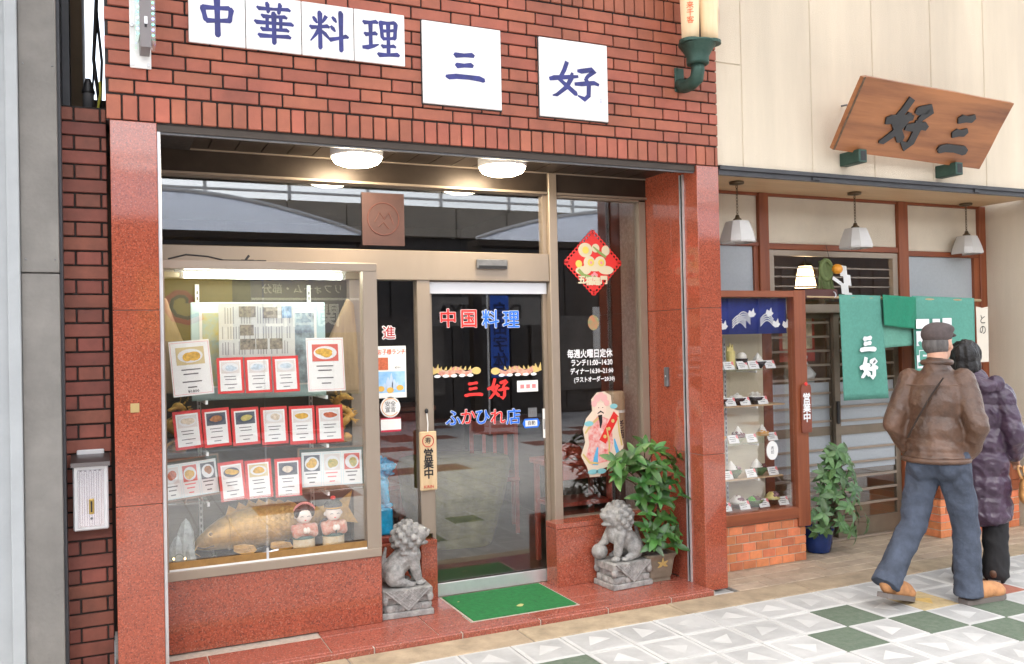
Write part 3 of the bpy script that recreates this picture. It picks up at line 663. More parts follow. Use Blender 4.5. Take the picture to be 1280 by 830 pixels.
# ---- ceiling lamps under the soffit
LAMP = emit('lamp_diffuser', (1, .84, .60), 16.0)
for (x, lb) in ((1.178, 'round white ceiling lamp under the entrance soffit, left one above the display window'), (2.090, 'round white ceiling lamp under the entrance soffit, right one above the door')):
    t_ = thing('ceiling_lamp', (x, .30, 2.74), lb, 'lamp', 'ceiling lamps under the soffit')
    MB().lathe([(.145, 0), (.150, .005), (.150, .05), (.146, .052)], (x, .30, 2.698), 32).build('rim', WHITE, t_, smooth=False)
    MB().lathe([(.03, 0), (.09, .006), (.125, .02), (.138, .038), (.142, .052)], (x, .30, 2.648), 32).build('diffuser', LAMP, t_, smooth=True)
    MB().box(x-.05, x+.05, .25, .35, 2.745, 2.7515).build('base', WHITE, t_)

# ================================================================== the tea shop on the right
ts = thing('tea_shop', (5.2, .5, 0), 'cream rendered tea shop front with red stained timber framing on the right', 'shop')
fw = box('fascia_wall', SAND, ts, 3.502, 8.6, .027, .30, 2.735, 5.2)
fj = [3.502, 3.719, 4.322, 4.905, 5.500, 6.080, 6.66, 7.25, 7.85, 8.6]
for a, b in zip(fj, fj[1:]):
    if a < 3.6:
        box('fascia_panel', SAND, fw, a+.002, b-.004, .02, .054, 2.75, 3.424, .004, loc=(a, .03, 2.75)); box('fascia_panel', SAND, fw, a+.002, b-.004, .02, .054, 3.432, 5.1, .004, loc=(a, .03, 3.4))
    else: box('fascia_panel', SAND, fw, a+.004, b-.004, .02, .054, 2.75, 5.1, .004, loc=(a, .03, 2.75))
MB().box(3.51, 8.6, -.005, .10, 2.722, 2.748).box(3.51, 8.6, .012, .02, 2.690, 2.722).mi(1).box(3.51, 8.6, .03, .09, 2.700, 2.720).build('gutter', [DGREY, STEEL], ts)
MB().cbox(5.92, 5.98, .0, .02, 2.695, 2.72, .003).cbox(4.30, 4.37, .0, .02, 2.697, 2.715, .003).build('gutter_clip', DGREY, ts)
box('soffit', WOODSOF, ts, 3.51, 6.80, .10, .66, 2.716, 2.735)
TY = .65
fr = MB()
for a, b, z0, z1 in ((3.50, 4.354, 2.31, 2.34), (4.446, 5.803, 2.29, 2.335), (5.913, 6.77, 2.268, 2.31)): fr.cbox(a, b, TY-.02, TY+.04, z0, z1, .003)
fr.build('rail', WOODRX, ts)
for a, b, z0 in ((4.354, 4.446, -.0), (5.803, 5.913, .0), (6.770, 6.85, .0)): box('post', WOODR, ts, a, b, TY-.03, TY+.05, z0, 2.715, .004)
fr = MB().box(3.5, 6.77, TY-.015, TY+.03, 2.694, 2.7155); fr.build('top_rail', WOODRX, ts)
for a, b, z0 in ((3.50, 4.353, 2.341), (4.447, 5.802, 2.336), (5.914, 6.769, 2.311)): box('plaster_panel', PLAST, ts, a, b, TY+.004, TY+.04, z0, 2.693)
# clerestory: frosted lights left and right, clear window with bars in the middle
for a, b, z0, z1 in ((3.50, 4.31, 1.95, 2.309), (5.93, 6.70, 1.90, 2.266)):
    box('frosted_light', FROST, ts, a, b, TY+.006, TY+.012, z0, z1)
MB().box(4.311, 4.353, TY-.01, TY+.03, 1.95, 2.309).box(5.914, 5.929, TY-.01, TY+.03, 1.9, 2.266).box(6.701, 6.769, TY-.02, TY+.03, 0, 2.266).build('light_frame', WOODR, ts)
wf = MB().box(4.448, 5.80, TY-.012, TY+.03, 2.244, 2.285).box(4.448, 4.500, TY-.012, TY+.03, 1.86, 2.243).box(5.745, 5.80, TY-.012, TY+.03, 1.86, 2.243).build('clerestory_frame', ALU, ts)
for z in (2.01, 2.085, 2.155): box('bar', ALU, wf, 4.501, 5.744, TY+.02, TY+.028, z-.006, z+.006, loc=(5, TY, z))
box('pane', GLASS, wf, 4.501, 5.744, TY+.008, TY+.012, 1.87, 2.243, loc=(5, TY, 2))
hdr = MB().cbox(4.448, 5.802, TY-.03, TY+.04, 1.80, 1.868, .003).build('door_head', ALU, ts)
# sliding lattice doors: frosted below, clear panes above, slim bronze bars
BRZ = mat('bronze_frame', (.20, .16, .115), .45, .4, noise=(6, .15))
def lattice(x0, x1, y, frost_to):
    d_ = MB().box(x0, x0+.055, y, y+.03, .02, 1.80).box(x1-.055, x1, y, y+.03, .02, 1.80).box(x0+.055, x1-.055, y, y+.03, .02, .16).box(x0+.055, x1-.055, y, y+.03, 1.76, 1.80).box(x0+.055, x1-.055, y+.001, y+.029, .83, .90).build('lattice_door', BRZ, ts)
    z = .27
    while z < 1.74:
        if not .80 < z < .93: box('bar', ALU, d_, x0+.056, x1-.056, y-.004, y+.008, z-.009, z+.009, loc=((x0+x1)/2, y, z))
        z += .112
    box('frosted_pane', FROST, d_, x0+.056, x1-.056, y+.012, y+.017, .90, 1.25, loc=(x0, y, .9)); box('frosted_pane', FROST, d_, x0+.056, x1-.056, y+.012, y+.017, .55, .829, loc=(x0, y, .5))
    box('pane', GLASS, d_, x0+.056, x1-.056, y+.012, y+.017, .161, .549, loc=(x0, y, .2)); box('pane', GLASS, d_, x0+.056, x1-.056, y+.012, y+.017, 1.251, 1.759, loc=(x0, y, 1.3))
    return d_
d1 = lattice(4.448, 5.15, TY+.05, 1); d2 = lattice(5.10, 5.801, TY+.005, 1)
MB().cbox(5.108, 5.135, TY-.012, TY+.004, .92, 1.10, .004).build('pull', BLACK, d2)
box('threshold', ALU, ts, 4.448, 5.80, TY-.03, TY+.10, .0, .018, .003)
# side wall on the right, cream
box('side_wall', SAND, ts, 6.852, 7.2, .055, .75, -.02, 2.73)
box('side_wall_front', SAND, ts, 6.90, 8.6, .056, .30, -.02, 2.734)
# interior box of the tea shop
TSW = mat('tea_shop_interior', (.28, .17, .09), .8, noise=(3, .2))
for nm, q in dict(room_back=(3.6, 7.0, 2.6, 2.7, 0, 2.8), room_left=(3.501, 3.6, .70, 2.7, 0, 2.8), room_right=(6.9, 7.0, .76, 2.7, 0, 2.8), room_ceiling=(3.6, 6.9, .70, 2.6, 2.72, 2.8), room_floor=(3.6, 6.9, .70, 2.6, -.01, .01)).items(): box(nm, TSW, ts, *q)
# left display case
for z, nm in ((0, 'case'),): pass
BB = mat('orange_brick', (.56, .18, .075), .7, noise=(20, .15), bump=(120, .2), rand=.22)
PGROUT = mat('cream_grout', (.52, .44, .34), .9, noise=(40, .1))
def brick_base(x0, x1, y0, y1, z1):
    c_ = box('brick_base', PGROUT, ts, x0+.006, x1-.006, y0+.006, y1-.02, .0, z1)
    n = round(z1/.0615)
    for k in range(n):
        z = k*.0615+.003; x = x0-(k % 2)*.058
        while x < x1-.005:
            a, b = max(x, x0), min(x+.11, x1); x += .116
            if b-a > .012: brick(b-a, .0545, .03, c_, a, y0, z, BB, jit=.0008, c=.002)
        y = y0+.034
        while y < y1-.06:
            b = min(y+.11, y1-.05); brick(.03, .0545, b-y, c_, x1-.03, y, z, BB, jit=0, c=.002); brick(.03, .0545, b-y, c_, x0, y, z, BB, jit=0, c=.002); y += .116
    return c_
brick_base(3.53, 4.446, .31, TY-.01, .31)
brick_base(5.83, 6.76, .31, TY-.01, .31)
MB().cbox(3.52, 4.47, .295, TY-.02, .312, .392, .004).build('case_sill', WOODRX, ts)
MB().cbox(3.52, 4.47, .295, .36, 1.905, 1.95, .003).build('case_head', WOODRX, ts)
MB().cbox(4.372, 4.482, .292, .372, .25, 1.955, .004).build('case_post', WOODR, ts)
box('pane', GLASS, ts, 3.52, 4.371, .325, .330, .393, 1.904)
box('pane', GLASS, ts, 4.455, 4.460, .373, TY-.03, .393, 1.904)
box('case_back', mat('cream_board', (.62, .54, .38), .7, noise=(6, .05)), ts, 3.50, 4.352, TY-.028, TY-.022, .393, 1.93)
box('case_top', WOODRX, ts, 3.52, 4.45, .361, TY-.031, 1.915, 1.935)
for z, m, r_ in ((1.392, GLASSS, 4.25), (1.135, WOODSOF, 4.36), (.868, GLASSS, 4.30), (.617, WOODSOF, 4.33)):
    s_ = box('case_shelf', m, ts, 3.53, r_, .40, .615, z-.010, z, .001)
    box('shelf_bracket', WHITE, s_, 4.10, 4.112, .40, .615, z-.026, z-.0105, loc=(4.1, .5, z)); box('shelf_bracket', WHITE, s_, 3.66, 3.672, .40, .615, z-.026, z-.0105, loc=(3.66, .5, z))
u_ = box('shelf_upright', SILV, ts, 3.985, 4.005, .616, .621, .42, 1.62); sl_ = MB()
for k in range(34): sl_.box(3.992, 3.998, .6145, .6165, .44+k*.034, .458+k*.034)
sl_.build('slot', BLACK, u_)
# low timber counter on the right brick base, behind the passers-by
MB().cbox(5.82, 6.768, .295, TY-.04, .312, .392, .004).build('case_sill', WOODRX, ts)
lc = MB().cbox(6.50, 6.765, .30, .56, .393, .80, .004).build('low_counter', WOODR, ts)
MB().cbox(6.48, 6.767, .285, .58, .801, .83, .004).build('top', WOODRX, lc)

# blue half curtain in the case
BLUEC = mat('indigo_cloth', (.015, .03, .21), .9, noise=(60, .15), bump=(300, .2))
bc = thing('blue_curtain', (3.95, .35, 1.65), 'short indigo curtain with white wave and plover prints inside the food case', 'curtain')
cm = MB(); n_ = 40
for i in range(n_):
    for z in (1.90, 1.645):
        x = 3.53+.835*i/(n_-1); cm.v.append(Vector((x, .372+.006*math.sin(i*.9)*(1 if z < 1.7 else .4), z)))
cm.f = [(2*i, 2*i+1, 2*i+3, 2*i+2) for i in range(n_-1)]; cm.m = [0]*len(cm.f)
cl = cm.build('cloth', BLUEC, bc, smooth=True); sd_ = cl.modifiers.new('t', 'SOLIDIFY'); sd_.thickness = .002
wv = MB()
def wave(x, z, n, sc):
    for k in range(n):
        wv.ribbon([(x+sc*(t/8-.5), z+k*.016*sc/.12+.04*sc/.12*math.sin(math.pi*t/8)*(1-.0*k), .0032) for t in range(9)], (0, .362, 0), (1, 0, 0), (0, 0, 1), (0, -.001, 0))
for x, z in ((3.72, 1.70), (3.93, 1.69), (3.97, 1.715), (4.18, 1.70)): wave(x, z, 4, .12)
def plover(x, z, s=1):
    wv.prism([(-.02*s, 0), (-.012*s, .02*s), (.002*s, .012*s), (.014*s, .03*s), (.018*s, .008*s), (.028*s, .002*s), (.014*s, -.012*s), (-.006*s, -.014*s)], (x, .3615, z), (1, 0, 0), (0, 0, 1), (0, -.001, 0))
for x, z in ((3.79, 1.70), (4.04, 1.785), (4.20, 1.79), (4.26, 1.71), (4.35, 1.705)): plover(x, z, 1.5)
wv.build('wave_print', WHITEV, bc)

# food samples and price cards in the case
FOODS = [  # x, shelf z, kind, label
 (3.795, 1.393, 'soda', 'green melon soda with a white ice cream ball on the top shelf of the case'),
 (3.93, 1.393, 'juice', 'pale yellow drink in a glass on the top shelf of the case'),
 (4.03, 1.393, 'jelly', 'dark jelly cup topped with a cream ball on the top shelf'),
 (4.175, 1.393, 'whip', 'glass dish topped with a white cream peak on the top shelf'),
 (3.82, 1.136, 'bento', 'dark lacquer bowl with pale topping on the second shelf, nearest the granite pillar'),
 (3.98, 1.136, 'bowl', 'dark bowl with cream topping in the middle of the second shelf'),
 (4.14, 1.136, 'bowl2', 'grey glass bowl of white dumplings at the right of the second shelf'),
 (3.80, .869, 'pan', 'brown fried food in a glass dish on the third shelf'),
 (3.98, .869, 'whipdark', 'sundae of red beans under a white peak on the third shelf'),
 (4.20, .869, 'whipgold', 'golden pudding sundae under a white peak on the third shelf'),
 (3.93, .618, 'green1', 'green tea parfait with whipped cream, left of two on the fourth shelf'),
 (4.16, .618, 'green2', 'green tea parfait with whipped cream and beans, right of two on the fourth shelf'),
 (3.80, .394, 'beans', 'bowl of dark red beans with white dumplings on the case bottom'),
 (3.96, .394, 'ice', 'pale shaved ice with purple bean topping on the case bottom'),
 (4.12, .394, 'green3', 'green tea bowl with bright leaf and red beans on the case bottom'),
 (4.28, .394, 'ice2', 'pale yellow shaved ice with purple beans on the case bottom, beside the post')]
FC = dict(green=mat('melon_green', (.02, .42, .06), .15), cream=mat('cream_white', (.80, .77, .70), .5), dark=mat('dark_jelly', (.03, .018, .016), .2), yellow=mat('pale_yellow_food', (.72, .60, .22), .4), gold=mat('golden_food', (.65, .34, .08), .45),
          bean=mat('red_bean', (.13, .03, .028), .4, noise=(60, .4), bump=(120, .6)), matcha=mat('matcha_green', (.07, .13, .03), .5, noise=(40, .3)), purple=mat('purple_bean', (.28, .15, .17), .5, noise=(50, .3), bump=(100, .5)), lacquer=mat('lacquer', (.05, .010, .008), .12), leafg=mat('bright_leaf', (.10, .42, .03), .5))
def swirl(x, y, z, r_, h): return MB().lathe([(r_, 0), (r_*1.05, h*.1), (r_*.8, h*.2), (r_*.9, h*.32), (r_*.6, h*.45), (r_*.65, h*.55), (r_*.35, h*.7), (r_*.3, h*.8), (.002, h)], (x, y, z), 12)
def heap(x, y, z, r_, h, n=14):
    m = MB()
    for k in range(n):
        a = random.uniform(0, 6.28); q = r_*math.sqrt(random.random())*.85
        m.ell((x+q*math.cos(a), y+q*math.sin(a), z+h*(1-(q/r_)**2)*random.uniform(.6, 1)), (r_*.24,)*3, 7, 5)
    return m.lathe([(r_*.95, 0), (r_*.8, h*.5), (r_*.3, h*.9)], (x, y, z), 12)
for x, z, k, lb in FOODS:
    y = .465; z += .001
    t_ = thing('food_sample', (x, y, z), lb, 'food sample', 'plastic food samples in the case')
    if k in ('soda', 'juice', 'jelly'):
        h = dict(soda=.15, juice=.13, jelly=.075)[k]; r_ = dict(soda=.030, juice=.034, jelly=.045)[k]
        MB().lathe([(r_*.8, 0), (r_*.85, .01), (r_, h), (r_*.97, h+.001)], (x, y, z), 16).build('glass', FC[dict(soda='green', juice='yellow', jelly='dark')[k]], t_, smooth=False)
        if k != 'juice': MB().ell((x, y, z+h+.012), (.036, .036, .034), 12, 8).build('ice_cream', FC['cream'], t_, smooth=True)
        else: MB().prism([(-.03, 0), (.03, 0), (.022, .05), (.010, .02), (0, .06), (-.012, .02), (-.024, .04)], (x, y, z+h), (1, 0, 0), (0, 0, 1), (0, .01, 0)).build('fruit', FC['yellow'], t_)
        continue
    base = dict(bento='lacquer', bowl='lacquer', pan='gold', beans='lacquer', green1='matcha', green2='matcha', green3='matcha').get(k)
    R0 = .062
    MB().lathe([(R0*.45, 0), (R0*.5, .008), (R0*.8, .025), (R0*1.02, .05), (R0*.96, .051)], (x, y, z), 18).build('bowl', FC[base] if base else (FC['dark'] if k in ('bowl2', 'whip') else GLASSS), t_, smooth=True)
    top = dict(bento='cream', bowl='cream', bowl2='cream', whip='cream', pan='gold', whipdark='bean', whipgold='gold', green1='matcha', green2='matcha', beans='bean', ice='purple', green3='bean', ice2='purple')[k]
    if k in ('ice', 'ice2'): MB().lathe([(R0*.9, 0), (R0*.85, .02), (R0*.4, .05)], (x, y, z+.04), 16).build('shaved_ice', FC['cream' if k == 'ice' else 'yellow'], t_, smooth=True); heap(x+.005, y-.01, z+.06, .045, .03).build('topping', FC['purple'], t_, smooth=True); continue
    heap(x, y, z+.035, R0*.9, .04).build('filling', FC[top], t_, smooth=True)
    if k in ('whip', 'whipdark', 'whipgold'): swirl(x, y, z+.06, .034, .055).build('cream_peak', FC['cream'], t_, smooth=True)
    if k in ('green1', 'green2'): swirl(x-.02, y, z+.06, .044, .06).build('whipped_cream', FC['cream'], t_, smooth=True); heap(x+.03, y-.01, z+.06, .03, .02, 8).build('beans', FC['purple' if k == 'green1' else 'bean'], t_, smooth=True)
    if k == 'green3': heap(x-.045, y-.02, z+.05, .03, .03, 10).build('leaf', FC['leafg'], t_)
    if k in ('beans', 'bowl2'): heap(x, y, z+.07, .05, .01, 6).build('dumplings', FC['cream'], t_, smooth=True)
CARDS = [(3.775, 1.393), (3.875, 1.393), (3.995, 1.393), (4.095, 1.393), (4.245, 1.393), (3.745, 1.136), (3.88, 1.136), (4.01, 1.136), (4.17, 1.136), (3.90, .869), (4.06, .869), (4.25, .869), (3.84, .618), (4.05, .618), (4.25, .618), (3.70, .394), (3.82, .394), (3.985, .394), (4.16, .394), (4.34, .394)]
PINK = mat('pink_print', (.80, .22, .22), .7)
nth = {}
for x, z in CARDS:
    k = nth.get(z, 0); nth[z] = k+1; z += .001
    t_ = thing('price_card', (x, .41, z), '%s white price card from the left on the %s of the food case' % (('first', 'second', 'third', 'fourth', 'fifth')[k], {1.393: 'top shelf', 1.136: 'second shelf', .869: 'third shelf', .618: 'fourth shelf', .394: 'bottom'}[round(z-.001, 3)]), 'price card', 'price cards in the food case')
    a = R(25); vv = Vector((0, math.sin(a), math.cos(a))); nn = Vector((0, -math.cos(a), math.sin(a)))
    MB().prism([(-.045, 0), (.045, 0), (.045, .062), (-.045, .062)], (x, .405, z), (1, 0, 0), vv, nn*.0015).build('card', PAPER, t_)
    q = MB()
    for i, (w_, h) in enumerate(((.028, .044), (.034, .030), (.024, .016))): q.prism([(-w_, h), (w_*.7, h), (w_*.7, h+.004), (-w_, h+.004)], Vector((x, .405, z))+nn*.0017, (1, 0, 0), vv, nn*.0004)
    q.build('print', TEXTG, t_)
    MB().prism([(.024, .044), (.0445, .030), (.0445, .0615), (.030, .0615)], Vector((x, .405, z))+nn*.0017, (1, 0, 0), vv, nn*.0004).build('corner_print', PINK, t_)
t_ = thing('round_notice', (4.16, .31, .75), 'round white paper notice stuck inside the food case glass', 'notice')
MB().lathe([(.052, 0), (.052, .002)], (0, 0, 0), 28).build('disc', PAPER, t_, loc=(0, 0, 0))
dsc = t_.children[0]; dsc.rotation_euler = (R(90), 0, 0); dsc.location = Vector((4.165, .322, .812))-Vector((4.16, .31, .75)); dsc.scale = (1, 1.3, 1)
text('print', '売\n切', TEXTG, t_, (4.165, .3195, .812), .028)

# pendant lamps
SHADE = mat('milk_glass', (.66, .64, .61), .18, noise=(5, .03)); SHADE.node_tree.nodes['Principled BSDF'].inputs['Transmission Weight'].default_value = .25
for (x, y, lb) in ((3.895, .31, 'white square glass pendant lamp nearest the granite pillar'), (5.09, .395, 'white square glass pendant lamp above the paper ornament, the middle one'), (6.49, .53, 'white square glass pendant lamp nearest the cream side wall')):
    t_ = thing('pendant_lamp', (x, y, 2.714), lb, 'lamp', 'pendant lamps under the tea shop soffit')
    MB().lathe([(.02, 0), (.05, .006), (.052, .02), (.05, .0225)], (x, y, 2.691), 20).build('canopy', mat('aged_bronze', (.12, .085, .05), .45, .7), t_, smooth=True)
    ch = MB()
    for k in range(10):
        z = 2.69-.022*k-.012; a = (k % 2)*math.pi/2
        ch.tube([(x+.007*math.cos(a)*math.cos(b), y+.007*math.sin(a)*math.cos(b), z+.014*math.sin(b)) for b in [j*math.pi/4 for j in range(9)]], .0026, 5, False)
    ch.build('chain', MATS['aged_bronze'], t_)
    MB().lathe([(.03, 0), (.03, .012), (.018, .02), (.012, .04)], (x, y, 2.44), 14).build('gallery', MATS['aged_bronze'], t_, smooth=True)
    s_ = MB(); pr = [(.108, 2.285), (.111, 2.295), (.102, 2.34), (.080, 2.41), (.070, 2.435), (.03, 2.443)]
    vs = [(x+r_*a, y+r_*b, z) for r_, z in pr for a, b in ((-1, -.55), (-.55, -1), (.55, -1), (1, -.55), (1, .55), (.55, 1), (-.55, 1), (-1, .55))]
    s_.add(vs, [(i*8+j, i*8+(j+1) % 8, (i+1)*8+(j+1) % 8, (i+1)*8+j) for i in range(len(pr)-1) for j in range(8)]+[tuple(40+j for j in range(8))]); so = s_.build('shade', SHADE, t_)
    so.modifiers.new('t', 'SOLIDIFY').thickness = .004
# slanted wooden signboard on two green brackets
sg = thing('wooden_signboard', (5.11, -.1, 2.87), 'slanted brown wooden signboard with carved black characters on the cream wall', 'signboard')
o0 = Vector((4.384, -.105, 2.890)); u = Vector((5.836-4.384, 0, -.043)); vv = Vector((.005, -.285, .423)); nrm = u.cross(vv).normalized()
th = nrm*.035 if nrm.y > 0 else -nrm*.035
edge = [(0, 0), (.25, -.003), (.5, .002), (.75, -.002), (1, 0), (1.003, .3), (1.0, .6), (1.004, 1), (.8, .998), (.6, 1.004), (.3, .998), (.03, 1.002), (0, .985), (-.002, .5)]
MB().prism(edge, o0, u, vv, th).build('board', WOODS, sg)
MB().prism([(0, 0), (.012, 0), (.012, 1), (0, .985)], o0-th*.03, u, vv, -th*.02).build('edge_strip', BARK, sg)
uu, v2 = u.normalized(), vv.normalized(); front = -th.normalized()
BLKS = mat('black_carved_paint', (.018, .02, .022), .35)
q = MB()
brush('好', q, o0+u*.37+vv*.50+front*.001, uu, v2, .40, .37, front*.012, 1.6); q.build('lettering', BLKS, sg)
q = MB(); brush('三', q, o0+u*.735+vv*.47+front*.001, uu, v2, .30, .36, front*.012, 1.6); q.build('lettering', BLKS, sg)
for t in (.147, .80):
    c0 = o0+u*t; b_ = MB()
    b_.cbox(c0.x-.03, c0.x+.045, c0.y-.055, .02, c0.z-.075, c0.z+.015, .004).mi(1).box(c0.x-.014, c0.x+.03, c0.y-.0565, c0.y-.052, c0.z-.062, c0.z+.002)
    b_.build('bracket', [GREENM, BLACK], sg)
MB().tube([(4.60, .02, 3.24), (4.60, -.03, 3.235), (4.605, -.05, 3.20), (4.60, -.04, 3.17)], .007, 6).build('hook', STEEL, sg)

# green shop curtain (three cloths on a pole)
GRC = mat('green_cloth', (.10, .30, .235), .9, noise=(50, .1), bump=(300, .25)); GRC2 = mat('deep_green_cloth', (.018, .21, .12), .9, noise=(50, .1), bump=(300, .25)); GRC3 = mat('pale_green_cloth', (.13, .33, .25), .9, noise=(50, .1), bump=(300, .25))
no = thing('shop_curtain', (5.5, .31, 1.9), 'green split shop curtain with white characters hanging from a pole at the tea shop door', 'curtain')
MB().tube([(4.50, .31, 1.909), (6.35, .31, 1.882)], .012, 10).build('pole', mat('bamboo', (.42, .30, .16), .5, noise=(20, .2)), no, smooth=True)
def cloth(nm, x0, x1, zt0, zt1, zb0, zb1, m, y=.31, amp=.006, ph=0, fr_=2.5, dx0=0, dx1=0):
    c = MB(); nx, nz = 26, 16
    for j in range(nz+1):
        for i in range(nx+1):
            a, b = i/nx, j/nz; x = x0+(x1-x0)*a+b*(dx0*(1-a)+dx1*a); z = (zt0+(zt1-zt0)*a)*(1-b)+(zb0+(zb1-zb0)*a)*b
            c.v.append(Vector((x, y-.014-amp*b*(1+math.sin(a*6.28*fr_/2+ph))-amp*.5*math.sin(a*14+ph+b*2), z)))
    c.f = [(j*(nx+1)+i, j*(nx+1)+i+1, (j+1)*(nx+1)+i+1, (j+1)*(nx+1)+i) for j in range(nz) for i in range(nx)]; c.m = [0]*len(c.f)
    o = c.build(nm, m, no, smooth=True); s_ = o.modifiers.new('t', 'SOLIDIFY'); s_.thickness = .002; s_.offset = -1; return o
c1 = cloth('cloth', 4.808, 5.225, 1.925, 1.918, 1.137, 1.135, GRC, dx0=.013, dx1=.05)
cloth('inner_cloth', 5.20, 5.58, 1.90, 1.89, 1.515, 1.53, GRC3, y=.335, ph=1)
cloth('folded_cloth', 5.226, 5.585, 1.925, 1.905, 1.69, 1.655, GRC2, y=.295, amp=.01, ph=2)
c3 = cloth('cloth', 5.555, 6.255, 1.918, 1.900, 1.18, 1.17, GRC, amp=.010, ph=.6, fr_=5)
q = MB(); brush('三', q, (5.055, .272, 1.555), (1, 0, 0), (0, 0, 1), .17, .13, (0, -.003, 0), 2.0); brush('好', q, (5.06, .270, 1.375), (1, 0, 0), (0, 0, 1), .18, .17, (0, -.003, 0), 1.9); q.build('lettering', WHITEV, c1)
q = MB()   # crest of white bars with the green character standing free
for a, b, z0, z1 in ((5.56, 5.70, 1.66, 1.735), (5.74, 5.82, 1.675, 1.735), (5.85, 5.95, 1.675, 1.74), (5.56, 5.74, 1.20, 1.64), (5.56, 5.95, 1.17, 1.20)): q.box(a, b, .262, .265, z0, z1)
q.build('crest_print', WHITEV, c3)
text('crest_lettering', '堂', GRC, c3, (5.665, .260, 1.42), .26, bold=.03)
MB().cbox(4.483, 4.80, .30, .325, 1.895, 1.965, .004).build('pole_arm', mat('dark_red_wood', (.07, .018, .012), .4), no)
MB().tube([(4.755, .298, 1.945), (4.755, .285, 1.94), (4.765, .285, 1.925), (4.765, .285, 1.91), (4.752, .285, 1.903)], .004, 6).build('hook', SILV, no)
# new year ornament above the door
sh = thing('new_year_ornament', (5.02, .55, 1.95), 'new year straw ornament with an orange and white zigzag paper above the door', 'ornament')
mm = MB()
for k in range(46):
    a = random.uniform(-.6, .6); L = random.uniform(.18, .32); x0 = 4.93+random.uniform(-.05, .06)
    mm.tube([(x0, .56+random.uniform(-.02, .02), 2.20), (x0+.35*a*L*.5, .55, 2.20-L*.5), (x0+a*.25*L+random.uniform(-.02, .02), .55+random.uniform(-.03, .03), 2.20-L)], [.004, .005, .0015], 5)
mm.build('straw', mat('green_straw', (.13, .17, .06), .8, rand=.1), sh)
for k in range(14):
    a = R(360/14*k); mm = None
ring = MB().tube([(4.93+.055*math.cos(t), .545, 2.13+.075*math.sin(t)) for t in [j*6.283/18 for j in range(19)]], .017, 8, False); ring.build('straw_ring', MATS['green_straw'], sh)
MB().ell((5.015, .515, 2.135), (.042, .042, .040), 16, 10).build('orange', mat('mandarin', (.80, .33, .03), .4, bump=(200, .2)), sh, smooth=True)
zz = MB()
for k, (x, z) in enumerate(((5.05, 2.17), (5.085, 2.10), (5.055, 2.03), (5.09, 1.96))):
    zz.prism([(0, 0), (.075, -.01), (.085, -.095), (.01, -.085)], (x, .53-.004*k, z), (1, 0, 0), (0, 0, 1), (0, .002, 0))
zz.prism([(0, 0), (.09, -.05), (.08, -.075), (-.01, -.025)], (4.975, .515, 2.08), (1, 0, 0), (0, 0, 1), (0, .002, 0))
zz.build('zigzag_paper', PAPER, sh)
MB().tube([(4.99, .56, 2.19), (4.99, .60, 2.33)], .002, 5).build('string', BLACK, sh)
# small glowing lamp inside behind the clerestory
t_ = thing('indoor_lamp', (5.10, .95, 2.0), 'glowing shade of an indoor lamp behind the barred window', 'lamp')
MB().lathe([(.085, 0), (.055, .17), (.05, .175)], (5.10, .95, 2.02), 18).build('shade', emit('warm_shade', (1, .72, .40), 2.2), t_, smooth=True)
MB().tube([(5.10, .95, 2.19), (5.10, .95, 2.71)], .006, 6).build('cord', BLACK, t_)
# hanging open tag on the case post
t_ = thing('open_tag', (4.47, .28, 1.05), 'small dark red wooden open tag with white characters on the case post', 'sign')
TW = mat('red_tag_wood', (.20, .05, .025), .5, noise=(20, .2))
MB().prism([(-.042, 0), (.042, 0), (.046, .03), (.046, .32), (.038, .345), (-.038, .345), (-.046, .32), (-.046, .03)], (4.452, .289, .925), (1, 0, 0), (0, 0, 1), (0, -.012, 0)).build('tag', TW, t_)
text('lettering', '営\n業\n中', WHITEV, t_, (4.452, .2755, 1.10), .074, bold=.03, line=.95)
MB().ell((4.452, .278, 1.275), (.016, .008, .014), 8, 6).build('knot', REDP, t_)
# white narrow banner at the right post
t_ = thing('narrow_banner', (6.33, .28, 1.4), 'narrow white banner with brush writing hanging behind the walking couple', 'banner')
MB().prism([(0, 0), (.13, .0), (.135, .45), (.07, .44), (-.005, .452)], (6.27, .285, 1.38), (1, 0, 0), (0, 0, 1), (0, .002, 0)).build('cloth', mat('cream_cloth', (.66, .60, .50), .9), t_)
text('lettering', 'と\nの', BLACK, t_, (6.335, .283, 1.68), .085, bold=.0)
# poster and bottle shape inside the left lattice door
t_ = thing('wall_poster', (4.75, .8, 1.55), 'red and cream poster seen through the lattice door', 'poster')
MB().box(4.66, 5.02, .78, .785, 1.42, 1.80).build('sheet', mat('poster_red', (.50, .08, .05), .6), t_); MB().box(4.69, 4.99, .776, .779, 1.52, 1.77).build('picture', mat('poster_cream', (.62, .52, .36), .6, noise=(14, .5)), t_)
t_ = thing('paper_bottle', (4.85, .77, 1.0), 'white bottle shaped ornament behind the lattice door', 'ornament')
MB().lathe([(.065, 0), (.07, .02), (.07, .22), (.085, .26), (.03, .33), (.018, .36), (.025, .40), (.005, .43)], (4.93, .80, 1.06), 16).build('bottle', PAPER, t_, smooth=True)
MB().box(4.80, 5.08, .72, .90, 1.035, 1.058).build('ledge', WOODRX, ts)

